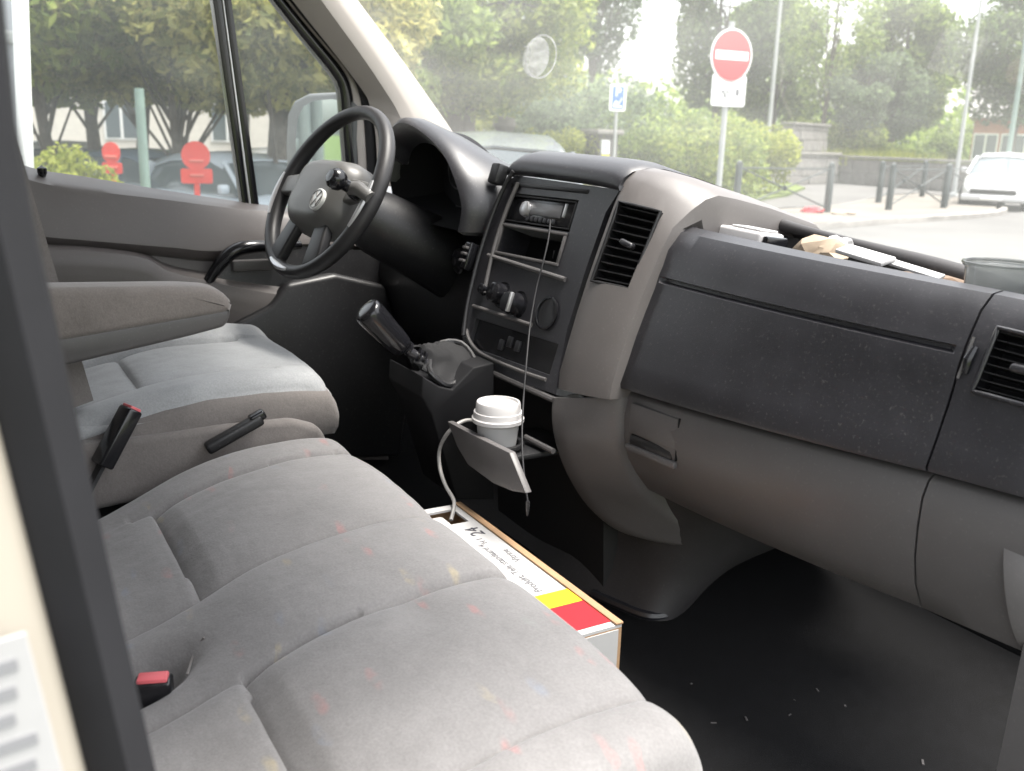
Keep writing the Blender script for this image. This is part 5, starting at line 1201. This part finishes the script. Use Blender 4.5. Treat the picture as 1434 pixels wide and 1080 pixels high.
# two temporary signs seen from behind, painted red
def red_sign(px, py, dist, r, label, turn):
    d_ = ray(px, py); c = CAM + d_ * (dist / Vector((d_.x, d_.y, 0)).length)
    t = thing('temporary_sign', label, 'road sign', (c.x, c.y, -.3), 'temporary signs across the street'); F_ = facing(c, turn)
    rm = mat('sign_back_red', (.66, .055, .04), .5, .4, var=.12)
    disc(F_, r, 0, .012, 'sign_disc', rm, t); plate(F_, r*1.1, r*.52, .03, -.002, .010, 'sign_plate', rm, t, 0, -r*1.42)
    MB().box((-.035, -c.z - .3, -.05), (.035, r*.9, -.004), F_.M, .006).build('stake', rm, t)
    for v in (-r*.35, -r*1.35): MB().box((-.09, v - .015, .0105), (.09, v + .015, .03), F_.M, .004).build('clamp', mat('clamp_red', (.70, .16, .12), .4), t)
    for a_ in (.6, 2.4, 3.9): MB().tube([F_.w(0, -c.z - .18, -.03), F_.w(.35*math.cos(a_), -c.z - .29, -.03 + .35*math.sin(a_))], .02, 6).build('foot', rm, t)
red_sign(274, 218, 13.5, .185, 'red temporary sign with round disc nearest the window divider', 12)
red_sign(156, 214, 13.6, .135, 'smaller red temporary sign left of the green post', -38)
# metal sign board seen from behind at the left picture edge
d_ = ray(-92, 112); c = CAM + d_ * (5.2 / Vector((d_.x, d_.y, 0)).length); F_ = facing(c, -58); F_ = Frame(c, F_.u - V(0, 0, .10), V(0, 0, 1))
sb_ = thing('sign_board', 'grey metal sign board seen from behind at the left picture edge', 'sign board', (c.x, c.y, 0))
MB().box((-.02, -.36, -.012), (.62, .37, 0), F_.M, .004).build('board', mat('alu_back', (.30, .31, .33), .4, .5, metal=.3, var=.1), sb_)
MB().box((.595, -.40, -.02), (.64, .39, .035), F_.M, .01).build('board_edge', M['sign_white'], sb_)
for u in (.14, .42): MB().tube([F_.w(u, -c.z, .05), F_.w(u, .45, .05)], .032, 12).build('post', M['pole'], sb_)
for v in (-.22, .20): MB().box((.0, v, .002), (.60, v + .05, .03), F_.M, .006).build('stiffener', M['pole'], sb_)

# railings with X braces
def railing(pa, pb, label, h=1.1, first=True):
    a, b = V(pa.x, pa.y, 0), V(pb.x, pb.y, 0); t = thing('street_railing', label, 'railing', (a + b) / 2, 'dark railings with crossed bars')
    for p in (a, b) if first else (b,):
        MB().box(p + V(-.055, -.055, 0), p + V(.055, .055, h), bev=.008).build('post', M['post_dark'], t)
        MB().lathe([(.078, h - .02), (.078, h + .03), (.05, h + .06), (0, h + .075)], Matrix.Translation(p), 4).build('post_cap', M['post_dark'], t)
    u = (b - a).normalized() * .055
    for z0, z1 in ((.22, h - .08), (h - .08, .22)): MB().tube([a + u + V(0, 0, z0), b - u + V(0, 0, z1)], .017, 6).build('cross_bar', M['post_dark'], t)
    for z in (h - .08,): MB().tube([a + u + V(0, 0, z), b - u + V(0, 0, z)], .014, 6).build('top_rail', M['post_dark'], t)
    m = (a + b) / 2; MB().lathe([(.06, -.012), (.06, .012)], Matrix.Translation(m + V(0, 0, (h + .14)/2)) @ Matrix.Rotation(PI/2, 4, 'X'), 12).build('boss', M['post_dark'], t)
railing(R2(1029, 307), R2(1157, 305), 'dark railing with crossed bars nearest the grass verge')
railing(R2(1243, 301), R2(1320, 298), 'dark railing with crossed bars right of the middle of the island')
railing(R2(1229, 290), R2(1290, 281), 'dark railing with crossed bars at the back of the island')
railing(R2(1321.5, 296), R2(1372, 284), 'dark railing with crossed bars beside the white car')
# litter at the foot of the first post
q = R2(1150, 305) + V(0, -.3, .13)
crumple('red_litter', q, (.22, .14, .11), .3, M['sign_red'], 'red and white litter lying at the foot of the railing post', 'litter', 4, .4)
crumple('tan_litter', q + V(.55, .3, 0), (.24, .12, .07), .8, M['paper_tan'], 'tan paper litter beside the red litter on the pavement', 'litter', 6, .4)

# ================================================================== OUTSIDE: CARS AND HOUSES
M['car_glass'] = mat('car_glass', (.10, .12, .13), .10, .7)
M['tyre'] = mat('tyre', (.02, .02, .02), .8, .3)
def paint(name, c, metal=.0): return mat(name, c, .25, .5, metal=metal, coat=.6)
def car(loc, rz, pm, label, L_=4.0, W_=1.70, H_=1.43, group='parked cars', estate=False, badge=False):
    t = thing('parked_car', label, 'car', loc, group); loc = Vector(loc); T = Matrix.Translation(loc) @ Matrix.Rotation(rz, 4, 'Z')
    h2 = W_ / 2
    # side outline, nose towards +y: (y, z of bonnet line, half width)
    st = [(-L_/2, .50, .78), (-L_/2 + .05, .72, .86), (-L_/2 + .25, .90, .95), (-L_*.28, .94, 1.0), (-.1, .93, 1.0), (L_*.16, .92, 1.0), (L_*.30, .86, .98), (L_*.40, .77, .92), (L_*.46, .68, .84), (L_/2 - .03, .58, .72), (L_/2, .46, .64)]
    rows = []
    for y, z, w_ in st:
        hw = h2 * w_; zb = .20 if abs(y) < L_*.45 else .30
        rows.append([T @ V(x, y, zz) for x, zz in ((-hw*.92, zb), (-hw, zb + .14), (-hw*1.0, (zb + z)/2 + .05), (-hw*.97, z - .07), (-hw*.86, z - .01), (-hw*.45, z + .025), (0, z + .035), (hw*.45, z + .025), (hw*.86, z - .01), (hw*.97, z - .07), (hw*1.0, (zb + z)/2 + .05), (hw, zb + .14), (hw*.92, zb))])
    mb = MB().grid(rows); n_ = 13
    mb.f.append(list(range(n_))); mb.f.append(list(range(len(rows)*n_ - n_, len(rows)*n_))); mb.m += [0, 0]
    for r in range(len(rows) - 1): mb.f.append([r*n_, r*n_ + n_ - 1, (r+1)*n_ + n_ - 1, (r+1)*n_]); mb.m.append(0)
    body = mb.build('body', pm, t, 50, weld=True)
    # glasshouse
    yb = -L_*.46 if estate else -L_*.40
    cs = [(L_*.245, .90, .90), (L_*.10, H_ - .10, .74), (L_*.02, H_ - .015, .71), (-L_*.10, H_, .71), (-L_*.24, H_ - .03, .71), (yb + .12, H_ - .14, .70), (yb, .90, .84)]
    g = MB(); rows = []
    for y, z, w_ in cs:
        hw = h2*w_; rows.append([T @ V(x, yy, zz) for x, yy, zz in ((-h2*.93, y, .88), (-hw*1.06, y, z - .09 if z > 1 else z), (-hw*.9, y, z - .015), (0, y, z + .02), (hw*.9, y, z - .015), (hw*1.06, y, z - .09 if z > 1 else z), (h2*.93, y, .88))])
    gh = g.grid(rows); gh.f.append([0, 1, 2, 3, 4, 5, 6]); gh.m.append(0); k = (len(rows)-1)*7; gh.f.append([k+i for i in range(7)]); gh.m.append(0)
    gh.build('windows', M['car_glass'], t, 40)
    rf = MB(); rr = []
    for y, z, w_ in cs[1:-1]: hw = h2*w_; rr.append([T @ V(x*1.02, y, zz + .012) for x, zz in ((-hw*1.08, z - .10), (-hw*.92, z - .012), (0, z + .024), (hw*.92, z - .012), (hw*1.08, z - .10))])
    sheet(rr, .02, 'roof', pm, t, 60, 1)
    pb_ = MB()
    for s in (-1, 1):
        pb_.tube([T @ V(s*h2*.94, L_*.255, .90), T @ V(s*h2*.80, L_*.11, H_ - .09)], .035, 6)
        pb_.tube([T @ V(s*h2*.945, -L_*.02, .90), T @ V(s*h2*.785, -L_*.03, H_ - .07)], .04, 6)
        pb_.tube([T @ V(s*h2*.90, yb + .02, .90), T @ V(s*h2*.77, yb + .14, H_ - .14)], .06, 6)
    pb_.build('window_pillars', pm, t, 60)
    for s in (-1, 1):
        for y in (L_*.31, -L_*.31):
            W = T @ Matrix.Translation((s*(h2 - .10), y, .30)) @ Matrix.Rotation(PI/2, 4, 'Y')
            wh = MB().lathe([(.19, -.10), (.29, -.10), (.305, -.07), (.305, .07), (.29, .10), (.19, .10), (.19, -.10)], W, 24).build('wheel', M['tyre'], t, 40)
            MB().lathe([(0, .085*s), (.07, .085*s), (.12, .06*s), (.185, .09*s), (.192, .05*s)], W, 20).build('rim', M['silver'], wh, 40)
        # headlights and tail lights
        MB().prism([T @ V(s*h2*x, y, z) for x, y, z in ((.50, L_*.475, .66), (.80, L_*.425, .73), (.86, L_*.405, .69), (.78, L_*.445, .58), (.52, L_*.492, .55))], (T.to_3x3() @ V(0, .03, .012)), .008).build('headlight', mat('lamp_glass', (.55, .57, .60), .1, .6), t)
        MB().box((s*h2*.70 - .1, -L_/2 + .015, .62), (s*h2*.70 + .1, -L_/2 + .10, .82), T, .02).build('tail_light', M['sign_red'], t)
        MB().box((s*(h2 + .08) - .09, L_*.17, .92), (s*(h2 + .08) + .06, L_*.17 + .1, 1.05), T, .03).build('door_mirror', pm, t)
    MB().box((-h2*.66, L_/2 - .14, .40), (h2*.66, L_/2 + .012, .54), T, .05, 3).build('grille', M['tyre'], t)
    MB().box((-h2*.88, L_/2 - .22, .24), (h2*.88, L_/2 + .05, .40), T, .05).build('bumper', pm, t)
    MB().box((-.26, L_/2 + .052, .27), (.26, L_/2 + .06, .38), T, .004).build('number_plate', M['sign_white'], t)
    if badge: MB().tube([T @ V(-.05, L_/2 - .02, .60), T @ V(0, L_/2 + .006, .66), T @ V(.05, L_/2 - .02, .60)], .014, 6).build('badge', M['chrome'], t)
    return t
wp = paint('white_paint', (.50, .50, .50)); sv = paint('silver_paint', (.13, .145, .16), .3); bl_ = paint('blue_paint', (.16, .21, .27)); lb_ = paint('pale_blue_paint', (.50, .56, .62)); gn = paint('green_paint', (.16, .20, .17))
q = R2(1398, 296)
dv = Vector((CAM.x - q.x, CAM.y - q.y, 0)); az = math.atan2(-dv.x, dv.y)     # nose towards the van, turned a little
car(q + (dv.normalized() * -1.9), az + math.radians(-6), wp, 'white hatchback facing the van at the right picture edge', 3.85, 1.68, 1.42, badge=True)
car(G(690, 10.8) + V(0, 0, .02), math.radians(62), sv, 'silver car whose roof shows above the dashboard', 4.3, 1.76, 1.47, estate=True)
car(G(345, 15.0, -.3), math.radians(-70), lb_, 'pale blue car behind the window divider', 4.1, 1.72, 1.42)
car(G(222, 17, -.3), math.radians(-60), bl_, 'dull blue car behind the green post', 4.0, 1.7, 1.40)
car(G(112, 22.5, -.3), math.radians(5), wp, 'white car at the left of the driver window behind the thin trunk', 4.2, 1.72, 1.42, estate=True)
car(G(425, 21, -.3), math.radians(10), wp, 'white car behind the wing mirror', 4.2, 1.72, 1.42)
# pale building behind the cars on the left
def house(name, px0, px1, d, h, wallm, roofm, label, nwin, rows_, roof_h=2.0, depth=8):
    a, b = G(px0, d), G(px1, d); u = (b - a).normalized(); L_ = (b - a).length; nn = V(-u.y, u.x, 0)
    if nn.dot(CAM - a) > 0: nn = -nn
    T = Matrix(((u.x, nn.x, 0, a.x), (u.y, nn.y, 0, a.y), (0, 0, 1, 0), (0, 0, 0, 1)))
    t = thing(name, label, 'house', (a + b) / 2)
    MB().box((0, 0, 0), (L_, depth, h), T).build('wall', wallm, t, 20)
    MB().prism([T @ V(-.3, -.4, h), T @ V(-.3, depth + .4, h), T @ V(-.3, depth/2, h + roof_h)], T.to_3x3() @ V(L_ + .6, 0, 0)).build('roof', roofm, t, 20)
    for r in range(rows_):
        for i in range(nwin):
            x = L_*(i + .5)/nwin; z = 1.0 + r*2.8
            w_ = MB().box((x - .6, -.05, z), (x + .6, .02, z + 1.4), T, .01).build('window', M['sign_white'], t, 20)
            for s in (-1, 1): MB().box((x + s*.29 - .24, -.07, z + .08), (x + s*.29 + .24, -.052, z + 1.32), T).build('pane', M['car_glass'], w_, 20)
    return t
M['render'] = mat('render_wall', (.60, .56, .50), .85, .2, var=.08)
M['brick'] = mat('brick_wall', (.34, .15, .10), .85, .2, bump=(12, .4), var=.25, varscale=6)
M['tiles'] = mat('roof_tiles', (.30, .29, .28), .8, .2, var=.2)
house('pale_building', -250, 520, 40, 5.6, M['render'], M['tiles'], 'long pale building behind the trees and cars on the left', 5, 2)
house('brick_house', 1362, 1440, 58, 3.2, M['brick'], M['tiles'], 'red brick house with grey roof behind the right hand tree', 2, 1, 1.8, 7)
house('white_house', 1262, 1325, 80, 3.4, M['render'], M['tiles'], 'pale house far behind the stone wall', 3, 1, 1.6, 7)
